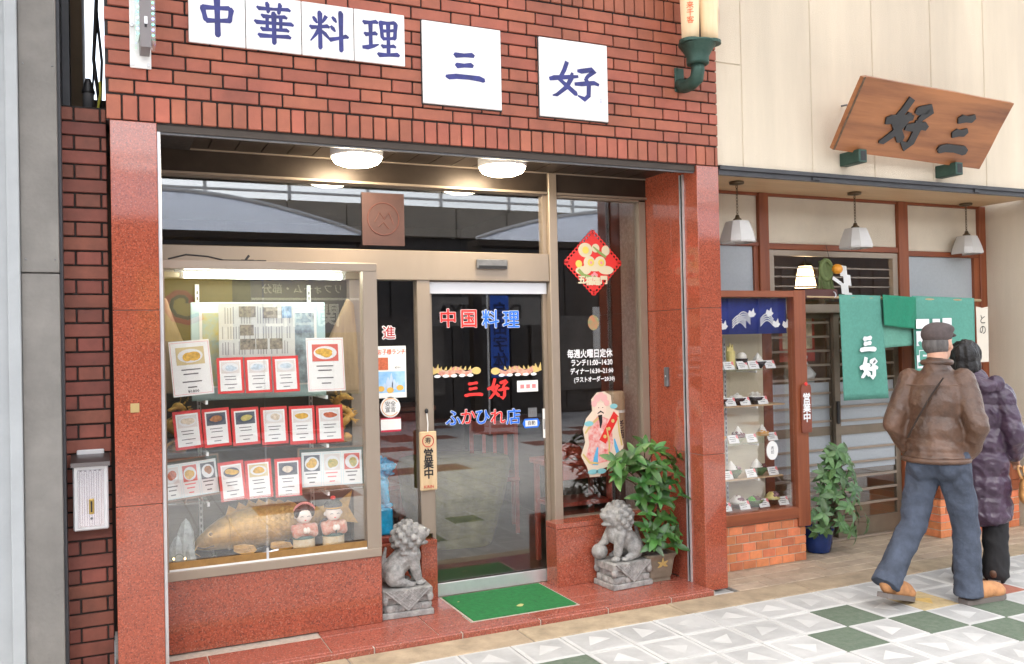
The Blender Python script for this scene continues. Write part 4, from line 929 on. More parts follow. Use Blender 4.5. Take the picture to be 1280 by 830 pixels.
# ================================================================== things in the display window
DISHM = [mat('dish_gold', (.62, .36, .05), .6, noise=(60, .35)), mat('dish_brown', (.34, .14, .05), .6, noise=(70, .5)), mat('dish_green', (.25, .30, .08), .6, noise=(70, .6), col2=(.62, .45, .15)), mat('dish_pale', (.62, .52, .40), .6, noise=(70, .3)), mat('dish_red', (.52, .12, .05), .6, noise=(70, .4)), mat('dish_blue', (.50, .58, .64), .6, noise=(60, .3))]
PLATEM = mat('printed_plate', (.70, .70, .70), .6); PLATED = mat('printed_dark_plate', (.06, .07, .10), .6); PICBG = [mat('print_red_ground', (.60, .12, .09), .6), mat('print_dark_ground', (.10, .11, .13), .6), mat('print_pale_ground', (.66, .60, .56), .6), mat('print_yellow_ground', (.60, .48, .25), .6)]
CREAMC = mat('cream_card', (.76, .73, .67), .7)
def disc(mb, o, u, v, n, rx, ry, t, k=20): mb.prism([(rx*math.cos(2*math.pi*i/k), ry*math.sin(2*math.pi*i/k)) for i in range(k)], o, u, v, n*t); return mb
def panel(name, mb_fn, m, parent): q = MB(); mb_fn(q); return q.build(name, m, parent)
def card(tl, br, tilt, label, style, group, dish=0, bg=None, extra=None, plate=PLATEM, nm='menu_card', lines=None, lean=8):
    """upright card standing on its lower edge, leaning back a little"""
    w_, h_ = br[0]-tl[0], tl[2]-br[2]; cx, y = (tl[0]+br[0])/2, tl[1]
    a = R(tilt); u = Vector((math.cos(a), 0, math.sin(a))); v0 = Vector((-math.sin(a), 0, math.cos(a)))
    l_ = R(lean); v = (v0*math.cos(l_)+Vector((0, math.sin(l_), 0))).normalized(); n = u.cross(v)
    if n.y > 0: n = -n
    o = Vector((cx, y, br[2]))
    t_ = thing(nm, o, label, 'menu card' if nm == 'menu_card' else 'notice', group)
    def rect(mb, x0, x1, y0, y1, d, t=.0006): return mb.prism([(x0, y0), (x1, y0), (x1, y1), (x0, y1)], o+n*d, u, v, n*t)
    W2 = w_/2
    panel('board', lambda q: rect(q, -W2, W2, 0, h_, -.003, .003), REDCARD if style == 'red' else PAPER, t_)
    if style == 'red': panel('sheet', lambda q: rect(q, -W2*.80, W2*.80, h_*.07, h_*.92, .0002), PAPER, t_)
    else: panel('border', lambda q: (rect(q, -W2*.95, W2*.95, h_*.03, h_*.036, .0002), rect(q, -W2*.95, W2*.95, h_*.964, h_*.97, .0002), rect(q, -W2*.95, -W2*.93, h_*.036, h_*.964, .0002), rect(q, W2*.93, W2*.95, h_*.036, h_*.964, .0002)), PINK, t_)
    iw = .70
    if bg is not None: panel('picture_ground', lambda q: rect(q, -W2*iw, W2*iw, h_*.56, h_*.88, .0010), PICBG[bg], t_)
    pc_ = o+v*h_*.72+n*.0018
    panel('plate', lambda q: disc(q, pc_, u, v, n, W2*.62, h_*.125, .0006), plate, t_)
    panel('dish', lambda q: [disc(q, pc_+n*(.0008+.0003*k)+u*random.uniform(-.2, .2)*W2+v*random.uniform(-.03, .03)*h_, u, v, n, W2*random.uniform(.22, .42), h_*random.uniform(.05, .085), .0005, 12) for k in range(4)], DISHM[dish], t_)
    def pr(q):
        for k, (wd, yy) in enumerate(lines or ((.5, .46), (.42, .38), (.5, .24), (.26, .14))): rect(q, -W2*wd, W2*wd*random.uniform(.7, 1), h_*yy, h_*(yy+.022), .0010)
    panel('print', pr, TEXTG, t_)
    if extra: extra(t_, o, u, v, n, W2, h_)
    return t_
def yen(s): return lambda t_, o, u, v, n, W2, h_: text('price', s, TEXTG, t_, o+v*h_*.075+n*.0012, h_*.075, u=u, v=v, bold=.02)
CY = .42
card((0.183, 0.420, 1.673), (0.391, 0.420, 1.372), 4, 'white menu card with golden shark fin rice left on the upper shelf', 'white', 'white menu cards', 0, 3, yen('¥1800'))
card((0.901, 0.420, 1.674), (1.117, 0.420, 1.364), 0, 'white menu card with an oval golden dish at the right of the upper shelf', 'white', 'white menu cards', 0, 0)
RG = 'red framed menu cards'
for i, (a, b) in enumerate((((0.411, 0.420, 1.573), (0.552, 0.420, 1.374)), ((0.559, 0.420, 1.573), (0.703, 0.420, 1.372)), ((0.711, 0.420, 1.574), (0.855, 0.420, 1.370)))):
    card(a, b, 1, 'red framed menu card with pale blue dishes, %s of three under the newspaper' % ('left', 'middle', 'right')[i], 'red', RG, 5, 2)
for i, (a, b, d, tl, bg) in enumerate((((0.189, 0.420, 1.291), (0.332, 0.420, 1.084), 3, 4, 2), ((0.336, 0.420, 1.297), (0.479, 0.420, 1.087), 1, 3, 1), ((0.486, 0.420, 1.293), (0.633, 0.420, 1.086), 2, 2, 1), ((0.641, 0.420, 1.290), (0.787, 0.420, 1.080), 3, 1, 2), ((0.795, 0.420, 1.287), (0.940, 0.420, 1.074), 0, 0, 2), ((0.948, 0.420, 1.284), (1.102, 0.420, 1.073), 4, 0, 2))):
    card(a, b, tl, 'red menu card with %s, %s of six on middle shelf' % (('faded pink dish', 'brown meat on dark plate', 'green and brown dish', 'blank faded dish', 'golden soup', 'red edged bowl')[i], ('first', 'second', 'third', 'fourth', 'fifth', 'last')[i]), 'red', RG, d, bg, plate=PLATED if bg == 1 else PLATEM)
for i, (a, b, d, tl, bg) in enumerate((((0.418, 0.420, 1.000), (0.554, 0.420, 0.786), 0, 4, 2), ((0.554, 0.420, 0.998), (0.697, 0.420, 0.786), 0, 2, 3), ((0.710, 0.420, 0.995), (0.857, 0.420, 0.780), 3, 0, 1))):
    card(a, b, tl, 'red framed menu card with %s, %s of three on the lower shelf' % (('yellow dumplings', 'yellow soup bowl', 'pale dish on black')[i], ('left', 'middle', 'right')[i]), 'red', RG, d, bg, plate=PLATED if i != 1 else PLATEM)
FRW = mat('brown_frame_wood', (.22, .12, .06), .5, noise=(20, .3)); PALEB = mat('pale_blue_print', (.45, .66, .70), .7)
def triple(tl, br, tilt, label, ds):
    w_, h_ = br[0]-tl[0], tl[2]-br[2]; cx, y = (tl[0]+br[0])/2, tl[1]; a = R(tilt)
    u = Vector((math.cos(a), 0, math.sin(a))); v = Vector((-math.sin(a), .12, math.cos(a))).normalized(); n = u.cross(v)
    if n.y > 0: n = -n
    o = Vector((cx, y, br[2]-.02)); t_ = thing('menu_board', o, label, 'menu board', 'three picture menu boards')
    def rect(q, x0, x1, y0, y1, d, t=.0006): return q.prism([(x0, y0), (x1, y0), (x1, y1), (x0, y1)], o+n*d, u, v, n*t)
    h_ += .02
    panel('frame', lambda q: rect(q, -w_*.56, w_*.56, .01, h_*1.12, -.014, .012), FRW, t_)
    panel('slate', lambda q: rect(q, -w_*.53, w_*.53, .02, h_*1.08, -.0018, .0008), mat('slate_green', (.06, .09, .075), .7), t_)
    panel('sheet', lambda q: rect(q, -w_*.5, w_*.5, .022, h_, -.0006), PAPER, t_)
    for k in range(3):
        x = -w_*.333+w_*.333*k
        panel('border', lambda q: (rect(q, x-w_*.15, x+w_*.15, h_*.12, h_*.13, .0003), rect(q, x-w_*.15, x+w_*.15, h_*.95, h_*.96, .0003), rect(q, x-w_*.15, x-w_*.145, h_*.13, h_*.95, .0003), rect(q, x+w_*.145, x+w_*.15, h_*.13, h_*.95, .0003)), PALEB, t_)
        p_ = o+u*x+v*h_*.70+n*.0008
        panel('picture_ground', lambda q: rect(q, x-w_*.13, x+w_*.13, h_*.50, h_*.92, .0003), PICBG[(0, 1, 2)[(k+int(cx*10)) % 3]], t_)
        panel('plate', lambda q: disc(q, p_+n*.0003, u, v, n, w_*.115, h_*.18, .0006), PLATEM, t_)
        panel('dish', lambda q: [disc(q, p_+n*(.001+.0002*j)+u*random.uniform(-.03, .03)*w_+v*random.uniform(-.05, .05)*h_, u, v, n, w_*random.uniform(.05, .08), h_*random.uniform(.08, .12), .0004, 12) for j in range(3)], DISHM[ds[k]], t_)
        panel('print', lambda q: [rect(q, x-w_*wd, x+w_*wd*.8, h_*yy, h_*(yy+.03), .0003) for wd, yy in ((.11, .42), (.08, .32), (.05, .2))], PINK if k == 1 else TEXTG, t_)
    for s_ in (-1, 1): MB().tube([o+u*(s_*w_*.12)+Vector((0, -.0, .01)), o+u*(s_*w_*.16)+Vector((0, -.03, -.0))], .005, 6).build('easel_foot', FRW, t_)
triple((0.134, 0.450, 1.009), (0.414, 0.450, 0.821), 5, 'slate menu board with three dishes at the left of the lower shelf', (4, 0, 1)); triple((0.863, 0.450, 1.013), (1.214, 0.450, 0.814), -1, 'slate menu board with three dishes at the right of the lower shelf', (0, 2, 2))
# newspaper and the framed picture behind it
t_ = thing('newspaper_page', (0.627, 0.500, 1.567), 'newspaper page with dish photographs standing above the red cards', 'newspaper')
a, b = (0.429, 0.500, 1.875), (0.847, 0.500, 1.570); y = .50
MB().box(a[0], b[0], y, y+.002, b[2], a[2]).build('sheet', mat('newsprint', (.60, .60, .55), .85, noise=(30, .05)), t_)
q = MB(); w_, h_ = b[0]-a[0], a[2]-b[2]
for c in range(26):
    x = a[0]+w_*(.04+.92*c/26)
    for z0, z1 in ((.05, .30), (.34, .58), (.62, .94)):
        if random.random() < .72: q.box(x, x+w_*.014, y-.0006, y, b[2]+h_*z0, b[2]+h_*(z1-.03*random.random()))
q.build('columns', mat('news_ink', (.33, .33, .31), .85), t_)
for k, (x0, z0, ww, hh) in enumerate(((.26, .74, .22, .2), (.58, .72, .19, .2), (.27, .40, .18, .2), (.27, .14, .20, .20), (.48, .14, .15, .2), (.66, .14, .17, .2), (.83, .72, .13, .22))):
    MB().box(a[0]+w_*x0, a[0]+w_*(x0+ww), y-.0014, y-.0007, b[2]+h_*z0, b[2]+h_*(z0+hh)).build('photograph', [mat('news_photo', (.10, .10, .09), .8, noise=(40, .6), col2=(.42, .36, .26)), mat('news_photo_pale', (.30, .42, .55), .8, noise=(40, .5))][k == 6], t_)
t_ = thing('framed_picture', (0.634, 0.560, 1.461), 'pale blue framed picture of gold and black branches behind the newspaper', 'picture')
a, b = (0.287, 0.560, 1.882), (1.037, 0.560, 1.342)
MB().cbox(a[0], b[0], .56, .575, b[2], a[2], .004).build('mount', mat('pale_blue_board', (.42, .56, .56), .6), t_)
for x0, x1, c in ((.06, .35, 0), (.66, .93, 1)):
    w_ = b[0]-a[0]; MB().box(a[0]+w_*x0, a[0]+w_*x1, .555, .559, b[2]+.06, a[2]-.05).build('inner_frame', CREAMC, t_)
    MB().box(a[0]+w_*(x0+.02), a[0]+w_*(x1-.02), .552, .5545, b[2]+.07, a[2]-.06).build('painting', [mat('painting_gold', (.30, .42, .40), .6, noise=(22, .6), col2=(.50, .40, .14)), mat('painting_ink', (.45, .55, .58), .6, noise=(16, .7), col2=(.12, .13, .14))][c], t_)
# dried shark fins
FIN = mat('dried_fin', (.34, .24, .14), .75, noise=(12, .25, (1, 1, .15)), bump=(40, .3))
for pts, lb in ((((0.146, 0.620, 1.912), (0.167, 0.620, 1.912), (0.198, 0.620, 1.809), (0.275, 0.620, 1.607), (0.276, 0.620, 1.373), (0.138, 0.620, 1.379)), 'big dried shark fin standing at the left of the upper shelf'), (((1.187, 0.620, 1.914), (1.226, 0.620, 1.875), (1.246, 0.620, 1.632), (1.250, 0.620, 1.340), (1.022, 0.620, 1.350), (1.056, 0.620, 1.636)), 'big dried shark fin standing at the right of the upper shelf')):
    t_ = thing('dried_fin', (pts[-1][0], .62, 1.352), lb, 'dried fin', 'dried shark fins')
    k = MB().prism([(p[0], p[2]) for p in pts], (0, .60, 0), (1, 0, 0), (0, 0, 1), (0, .05, 0)); remesh(k, 'fin', FIN, t_, .012, 4)
# gold dragons
def dragon(x, y, z, h, flip, label):
    t_ = thing('gold_dragon', (x, y, z), label, 'ornament', 'gold dragons on the middle shelf'); m = MB()
    P = [(x+flip*.05*math.sin(t*1.1)*(1-.02*t), y+.03*math.cos(t*1.1), z+.02+h*t/9) for t in range(9)]
    m.tube(P, [.010, .016, .022, .024, .024, .022, .020, .020, .022], 10)
    hx = P[-1]; m.ell((hx[0]-flip*.02, hx[1]-.02, hx[2]+.01), (.032, .026, .022), 10, 8); m.cap((hx[0]-flip*.04, hx[1]-.03, hx[2]), .014, (hx[0]-flip*.065, hx[1]-.035, hx[2]-.008), .010)
    b_ = remesh(m, 'body', GOLD, t_, .0055, 1)
    s_ = MB()
    for k in range(18):
        t = k*.45; p = Vector((x+flip*.05*math.sin(t*1.1), y+.03*math.cos(t*1.1), z+.02+h*t/9)); d = Vector((math.sin(t*1.1)*flip, math.cos(t*1.1)*-.4-.4, .4)).normalized()
        s_.tube([p+d*.018, p+d*.04], [.008, .001], 5)
    for sx in (-1, 1): s_.tube([(hx[0]+sx*.012, hx[1], hx[2]+.02), (hx[0]+sx*.02+flip*.02, hx[1]+.01, hx[2]+.06)], [.006, .001], 5)
    s_.build('spines', GOLD, t_)
    for sx, zz in ((-1, .25), (1, .55)):
        c = MB().cap((x, y-.01, z+h*zz), .010, (x+sx*.05, y-.05, z+h*zz-.03), .008); [c.tube([(x+sx*.05, y-.05, z+h*zz-.03), (x+sx*(.06+.012*j), y-.065, z+h*zz-.055+.012*j)], [.005, .001], 5) for j in range(3)]; c.build('claw', GOLD, t_)
    MB().lathe([(.05, 0), (.05, .012), (.03, .03)], (x, y, z), 12).build('base', GOLD, t_)
dragon(.205, .56, 1.076, .23, 1, 'gilded dragon at the left end of the middle shelf, half behind the first card'); dragon(1.135, .56, 1.076, .25, -1, 'gilded dragon at the right end of the middle shelf, beside the last card')
# golden carp
cp = thing('golden_carp', (.62, .60, .45), 'big gilded carp with scales lying at the bottom of the display window', 'carp')
sec = [(0, .525, .012, .014), (.02, .535, .035, .035), (.07, .555, .062, .062), (.14, .578, .085, .088), (.22, .592, .096, .108), (.32, .600, .098, .118), (.42, .602, .092, .116), (.52, .605, .078, .100), (.60, .612, .060, .076), (.67, .625, .042, .052), (.72, .640, .028, .040), (.76, .652, .018, .040)]
m = MB(); n_ = 20; X0 = .285; YC = .585
vs = [(X0+x, YC+ry*math.cos(a), z+rz*math.sin(a)) for x, z, ry, rz in sec for a in [2*math.pi*j/n_ for j in range(n_)]]
m.add(vs, [(i*n_+j, i*n_+(j+1) % n_, (i+1)*n_+(j+1) % n_, (i+1)*n_+j) for i in range(len(sec)-1) for j in range(n_)]+[tuple(range(n_)), tuple((len(sec)-1)*n_+j for j in range(n_))])
bd = m.build('body', GOLD, cp, smooth=True)
def on(x, a):
    for s0, s1 in zip(sec, sec[1:]):
        if s0[0] <= x <= s1[0]:
            t = (x-s0[0])/(s1[0]-s0[0]); z, ry, rz = (s0[k]+(s1[k]-s0[k])*t for k in (1, 2, 3)); return Vector((X0+x, YC+ry*math.cos(a), z+rz*math.sin(a))), Vector((.15, math.cos(a)/ry, math.sin(a)/rz)).normalized()
sc_ = MB()
for i in range(17):
    for j in range(9):
        x = .215+i*.029; a = R(180-62+15.5*j+(i % 2)*7.75)
        r_ = on(x, a)
        if r_ is None: continue
        p, nn = r_; uu = Vector((1, 0, 0)); uu = (uu-nn*uu.dot(nn)).normalized(); ww = nn.cross(uu)
        P = [p-uu*.014+nn*.001]+[p+uu*(.014*math.cos(b)+.002)+ww*.015*math.sin(b)+nn*.005 for b in (-1.35, -.7, 0, .7, 1.35)]
        sc_.add(P, [(0, 1, 2, 3, 4, 5)])
o = sc_.build('scales', GOLD, bd, fix=False)
def fin(pts, y, nm='fin', t=.012): return MB().prism(pts, (0, y, 0), (1, 0, 0), (0, 0, 1), (0, t, 0)).build(nm, GOLD, cp)
zt = lambda x: on(x, math.pi/2)[0].z
F = [(X0+.17, zt(.17)-.01)]
for k in range(7):
    x = .19+.055*k; F += [(X0+x, zt(x)+.045-.003*k), (X0+x+.04, zt(x+.02)+.012)]
F += [(X0+.60, zt(.6)-.01)]
fin(F, YC-.006, 'dorsal_fin')
fin([(X0+.74, .645), (X0+.82, .70), (X0+.90, .755), (X0+.875, .66), (X0+.93, .56), (X0+.85, .575), (X0+.76, .625)], YC-.008, 'tail_fin', .016)
for x, z in ((.20, .495), (.40, .490)):
    q = MB(); q.prism([(0, .03), (.05, .035), (.11, .02), (.125, -.005), (.10, -.025), (.04, -.02), (0, .0)], (X0+x, YC-.115, z), (1, 0, 0), (0, .1, 1), (0, .012, 0))
    for k in range(5): q.tube([(X0+x+.01, YC-.117, z+.015), (X0+x+.11-.006*k, YC-.119, z+.022-.011*k)], [.003, .002], 5)
    q.build('pectoral_fin', GOLD, cp)
MB().tube([on(.178+.012*math.sin(b), b+math.pi/2)[0] for b in [R(20+8*k) for k in range(18)]], .007, 8).build('gill', GOLD, cp, smooth=True)
p, nn = on(.085, R(152)); MB().tube([p, p+nn*.004], .017, 14).build('eye', GOLD, cp); MB().ell(p+nn*.004, (.010, .010, .010), 10, 8).build('pupil', mat('dark_gold', (.16, .09, .03), .4), cp)
MB().tube([(X0+.012, YC-.03, .522), (X0+.05, YC-.055, .516), (X0+.10, YC-.075, .530)], .004, 6).build('mouth', MATS['dark_gold'], cp)
MB().tube([(X0+.02, YC-.03, .535), (X0-.005, YC-.05, .50), (X0+.03, YC-.06, .475)], [.004, .003, .001], 6).build('barbel', GOLD, cp)
# two porcelain dolls
SKIN_P = mat('porcelain_skin', (.76, .66, .58), .25); HAIRB = mat('glossy_black', (.012, .011, .013), .25); ROBER = mat('doll_red_robe', (.52, .10, .06), .4, noise=(45, .5), col2=(.55, .40, .30)); ROBEW = mat('doll_cream_robe', (.72, .66, .52), .4, noise=(40, .25), col2=(.62, .45, .22)); ROBEG = mat('doll_green_trim', (.06, .14, .13), .4)
def doll(x, y, z, girl, label):
    t_ = thing('porcelain_doll', (x, y, z), label, 'doll', 'porcelain dolls by the carp')
    MB().lathe([(.058, 0), (.062, .005), (.062, .085), (.06, .09)], (x, y, z), 20, 1, .8).build('skirt', ROBEW, t_, smooth=False)
    MB().lathe([(.063, 0), (.066, .004), (.066, .014), (.062, .018)], (x, y, z+.086), 20, 1, .8).build('sash', ROBEG, t_)
    b = MB().lathe([(.060, 0), (.066, .03), (.058, .055), (.030, .075)], (x, y, z+.100), 18, 1, .8)
    for s_ in (-1, 1): b.cap((x+s_*.055, y-.01, z+.150), .022, (x+s_*.050, y-.04, z+.118), .024).cap((x+s_*.050, y-.04, z+.118), .022, (x+s_*.014, y-.064, z+.135), .016)
    remesh(b, 'robe', ROBER, t_, .007, 2)
    MB().ell((x-.008, y-.078, z+.142), (.013, .012, .018), 8, 6).ell((x+.008, y-.078, z+.142), (.013, .012, .018), 8, 6).build('hands', SKIN_P, t_, smooth=True)
    hd_ = MB().ell((x, y-.008, z+.215), (.047, .044, .047), 18, 12).ell((x-.045, y, z+.21), (.010, .010, .013), 8, 6).ell((x+.045, y, z+.21), (.010, .010, .013), 8, 6).build('head', SKIN_P, t_, smooth=True)
    f = MB(); 
    for s_ in (-1, 1): f.tube([(x+s_*.026, y-.046, z+.214), (x+s_*.018, y-.051, z+.217), (x+s_*.010, y-.053, z+.214)], .0016, 5)
    f.build('eyes', BLACK, hd_); MB().ell((x, y-.051, z+.194), (.006, .004, .003), 8, 6).build('mouth', REDP, hd_)
    if girl:
        MB().ell((x, y+.006, z+.232), (.052, .048, .046), 18, 12).ell((x-.04, y-.02, z+.235), (.02, .02, .03), 10, 8).ell((x+.04, y-.02, z+.235), (.02, .02, .03), 10, 8).build('hair', HAIRB, t_, smooth=True)
        fl = MB()
        for k in range(14):
            a = R(20+140*k/13); fl.ell((x+.058*math.cos(a), y-.02, z+.235+.052*math.sin(a)), (.008, .007, .008), 7, 5)
        fl.build('flowers', mat('pink_flowers', (.70, .28, .26), .5), t_, smooth=True)
    else:
        MB().lathe([(.045, 0), (.052, .012), (.052, .026), (.048, .03), (.036, .045), (.012, .055)], (x, y-.004, z+.238), 20).build('cap', HAIRB, t_, smooth=True)
        MB().lathe([(.0535, 0), (.0535, .007)], (x, y-.004, z+.243), 20).build('cap_band', GOLD, t_); MB().ell((x, y-.004, z+.298), (.016, .016, .013), 10, 8).build('cap_bobble', REDP, t_, smooth=True)
        MB().cbox(x-.004, x+.004, y-.072, y-.066, z+.10, z+.135, .001).build('tassel', BLACK, t_)
doll(.862, .42, .452, True, 'porcelain doll of a bowing girl with pink flowers in black hair'); doll(1.030, .42, .452, False, 'porcelain doll of a bowing boy in a black cap with red bobble')
# grey crystals and the string of little lights
CRY = mat('grey_crystal', (.30, .33, .32), .25, noise=(18, .3), bump=(50, .6))
t_ = thing('crystal_rock', (.20, .44, .452), 'grey crystal rock with two points at the left end of the display floor', 'crystal')
def shard(x, y, z, r_, h, lean):
    n_ = 6; P = [(x+r_*f*math.cos(2*math.pi*j/n_+.3)+lean*h*k, y+r_*.7*f*math.sin(2*math.pi*j/n_+.3), z+h*k) for k, f in ((0, .9), (.35, 1.05), (.7, .85), (.9, .45)) for j in range(n_)]
    return MB().add(P+[(x+lean*h, y, z+h)], [(i*n_+j, i*n_+(j+1) % n_, (i+1)*n_+(j+1) % n_, (i+1)*n_+j) for i in range(3) for j in range(n_)]+[(18+j, 18+(j+1) % n_, 24) for j in range(n_)]+[tuple(range(n_))])
shard(.185, .45, .452, .045, .17, .05).build('shard', CRY, t_); shard(.228, .46, .452, .052, .255, .03).build('shard', CRY, t_); shard(.262, .43, .452, .028, .12, -.1).build('shard', CRY, t_)
t_ = thing('light_string', (.6, .36, .452), 'string of tiny amber lights trailing over the crystal and display floor', 'light string')
P = [(.145+.011*k, .375+.012*math.sin(k*.8), .462+.075*max(0, math.sin(k*.35))*(1 if k < 22 else .25)) for k in range(90)]
MB().tube(P, .0016, 5).build('wire', mat('green_wire', (.05, .09, .05), .6), t_)
BULB = emit('tiny_bulb', (1, .62, .22), 2.5)
for k in range(2, 88, 5): MB().ell(P[k], (.005, .005, .006), 7, 5).build('bulb', BULB, t_)
# fluorescent tube
t_ = thing('fluorescent_lamp', (.69, .46, 2.02), 'lit fluorescent tube under the top of the display window', 'lamp')
MB().cbox(.20, 1.14, .44, .50, 2.045, 2.072, .003).build('batten', WHITE, t_)
MB().tube([(.25, .47, 2.026), (1.12, .47, 2.026)], .0155, 12).build('tube', emit('fluorescent', (.95, 1, .86), 9), t_, smooth=True)
for x in (.238, 1.126): MB().cbox(x-.012, x+.012, .455, .485, 2.008, 2.045, .003).build('holder', WHITE, t_)
# wires and clamp lying on top of the display
tag(MB().tube([(.16, .33, 2.10), (.25, .33, 2.125), (.36, .34, 2.118), (.44, .33, 2.099), (.62, .33, 2.098)], .005, 6).build('loose_cable', BLACK), 'loose black cable lying on top of the display window', 'cable')
t_ = thing('clamp', (.58, .33, 2.095), 'small black clamp lying on top of the display window', 'clamp')
MB().cbox(.53, .60, .32, .35, 2.095, 2.104, .002).build('base', BLACK, t_); MB().tube([(.555, .335, 2.10), (.575, .335, 2.128)], .007, 6).build('lever', BLACK, t_); MB().cbox(.615, .665, .32, .35, 2.095, 2.103, .002).build('jaw', BLACK, t_)

# ================================================================== papers and stickers on the entrance glass
gy2 = DY+.010
t_ = thing('lunch_poster', (1.453, 0.628, 1.297), 'white lunch poster with food picture and blue landscape on the glass beside the door', 'poster')
a, b = (1.343, 0.628, 1.615), (1.553, 0.628, 1.295); w_, h_ = b[0]-a[0], a[2]-b[2]
MB().box(a[0], b[0], gy2-.001, gy2, b[2], a[2]).build('sheet', PAPER, t_)
text('heading', 'お子様ランチ', mat('orange_red_print', (.75, .14, .06), .6), t_, (a[0]+w_*.56, gy2-.0012, a[2]-h_*.12), h_*.115, bold=.02, sx=.82)
MB().box(a[0]+w_*.05, a[0]+w_*.45, gy2-.0018, gy2-.0012, a[2]-h_*.46, a[2]-h_*.22).build('food_picture', DISHM[4], t_)
text('price', '¥500', TEXTG, t_, (a[0]+w_*.74, gy2-.0012, a[2]-h_*.42), h_*.06)
MB().box(a[0]+w_*.06, a[0]+w_*.96, gy2-.0016, gy2-.0011, b[2]+h_*.10, b[2]+h_*.51).build('sky_picture', mat('sky_print', (.18, .42, .72), .6, noise=(14, .2), col2=(.45, .65, .85)), t_)
q = MB()
for x, hh, ww in ((.34, .12, .05), (.44, .24, .06), (.54, .32, .05), (.62, .20, .06), (.72, .14, .05)): q.prism([(-w_*ww, 0), (w_*ww, 0), (w_*ww, h_*hh*.6), (0, h_*hh), (-w_*ww, h_*hh*.6)], (a[0]+w_*x, gy2-.0017, b[2]+h_*.17), (1, 0, 0), (0, 0, 1), (0, -.0004, 0))
q.build('towers', mat('pale_tower_print', (.50, .60, .76), .6), t_)
q = MB(); [disc(q, Vector((a[0]+w_*x, gy2-.0022, b[2]+h_*z)), Vector((1, 0, 0)), Vector((0, 0, 1)), Vector((0, -1, 0)), w_*.11, h_*.055, .0004, 12) for x, z in ((.22, .18), (.5, .15), (.80, .19))]; q.build('bushes', mat('orange_bush_print', (.72, .42, .08), .6), t_)
t_ = thing('round_sticker', (1.445, 0.628, 1.179), 'round white sticker with orange ring and brush writing below the lunch poster', 'sticker')
c = Vector((1.447, 0.628, 1.238)); c.y = gy2
q = MB(); disc(q, c, Vector((1, 0, 0)), Vector((0, 0, 1)), Vector((0, -1, 0)), .064, .064, .001, 28); q.build('disc', PAPER, t_)
MB().tube([(c.x+.054*math.cos(s), c.y-.0015, c.z+.054*math.sin(s)) for s in [.6+k*.22 for k in range(24)]], .0025, 5).build('ring', mat('orange_ring', (.75, .35, .10), .6), t_); text('lettering', '安全\n宣言', TEXTG, t_, c+Vector((0, -.0014, 0)), .035, bold=.01)
t_ = thing('small_card', (1.449, 0.628, 1.090), 'small white card with red edge below the round sticker', 'sticker')
a, b = (1.384, 0.628, 1.172), (1.513, 0.628, 1.086); MB().box(a[0], b[0], gy2-.001, gy2, b[2], a[2]).build('sheet', PAPER, t_)
MB().box(a[0], b[0], gy2-.0018, gy2-.0011, b[2], b[2]+.012).box(a[0], b[0], gy2-.0018, gy2-.0011, a[2]-.008, a[2]).build('edge_print', mat('crimson_print', (.55, .03, .06), .6), t_)
t_ = thing('character_sticker', (1.445, 0.628, 1.652), 'small red and white character sticker above the lunch poster', 'sticker')
c = Vector((1.446, 0.628, 1.692)); text('edge', '進', WHITEV, t_, (c.x, gy2, c.z), .085, bold=.075); text('lettering', '進', mat('dark_red_print', (.40, .03, .03), .6), t_, (c.x, gy2-.002, c.z), .085, bold=.01)
# dragon stickers on the door
DRC = mat('dragon_sticker', (.60, .50, .36), .5, noise=(45, .6), col2=(.55, .12, .10))
for x0, x1, z0, fl_, lb in ((1.725, 2.055, 1.440, 1, 'long dragon sticker on the door glass, left of the pair'), (2.142, 2.485, 1.432, -1, 'long dragon sticker on the door glass, right of the pair')):
    t_ = thing('dragon_sticker', ((x0+x1)/2, gy, z0-.04), lb, 'sticker', 'dragon stickers on the door'); q = MB(); L = x1-x0
    X = lambda s: (x0+s*L if fl_ > 0 else x1-s*L)
    q.ribbon([(X(s/14), .014*math.sin(s*1.1), .009+.013*math.sin(math.pi*min(1, s/14+.1))) for s in range(15)], (0, gy-.001, z0), (1, 0, 0), (0, 0, 1), (0, -.001, 0)); q.build('body', DRC, t_)
    q = MB()
    disc(q, Vector((X(.93), gy-.0022, z0+.004)), Vector((1, 0, 0)), Vector((0, 0, 1)), Vector((0, -1, 0)), .032, .024, .0008, 12); q.prism([(-.03, -.02), (-.01, .05), (.01, .01), (.03, .055), (.035, 0)], (X(.05), gy-.0022, z0), (1, 0, 0), (0, 0, 1), (0, -.0008, 0))
    for k in range(7): q.prism([(0, 0), (.022, 0), (.012+.008*fl_, .026)], (X(.15+.1*k), gy-.003-.0002*k, z0+.012), (1, 0, 0), (0, 0, 1), (0, -.0006, 0))
    q.build('mane', mat('gold_sticker', (.62, .46, .16), .45), t_)
    q = MB(); [disc(q, Vector((X(.12+.17*k), gy-.0025, z0-.024)), Vector((1, 0, 0)), Vector((0, 0, 1)), Vector((0, -1, 0)), .022, .010, .0008, 10) for k in range(5)]; q.build('clouds', WHITEV, t_)
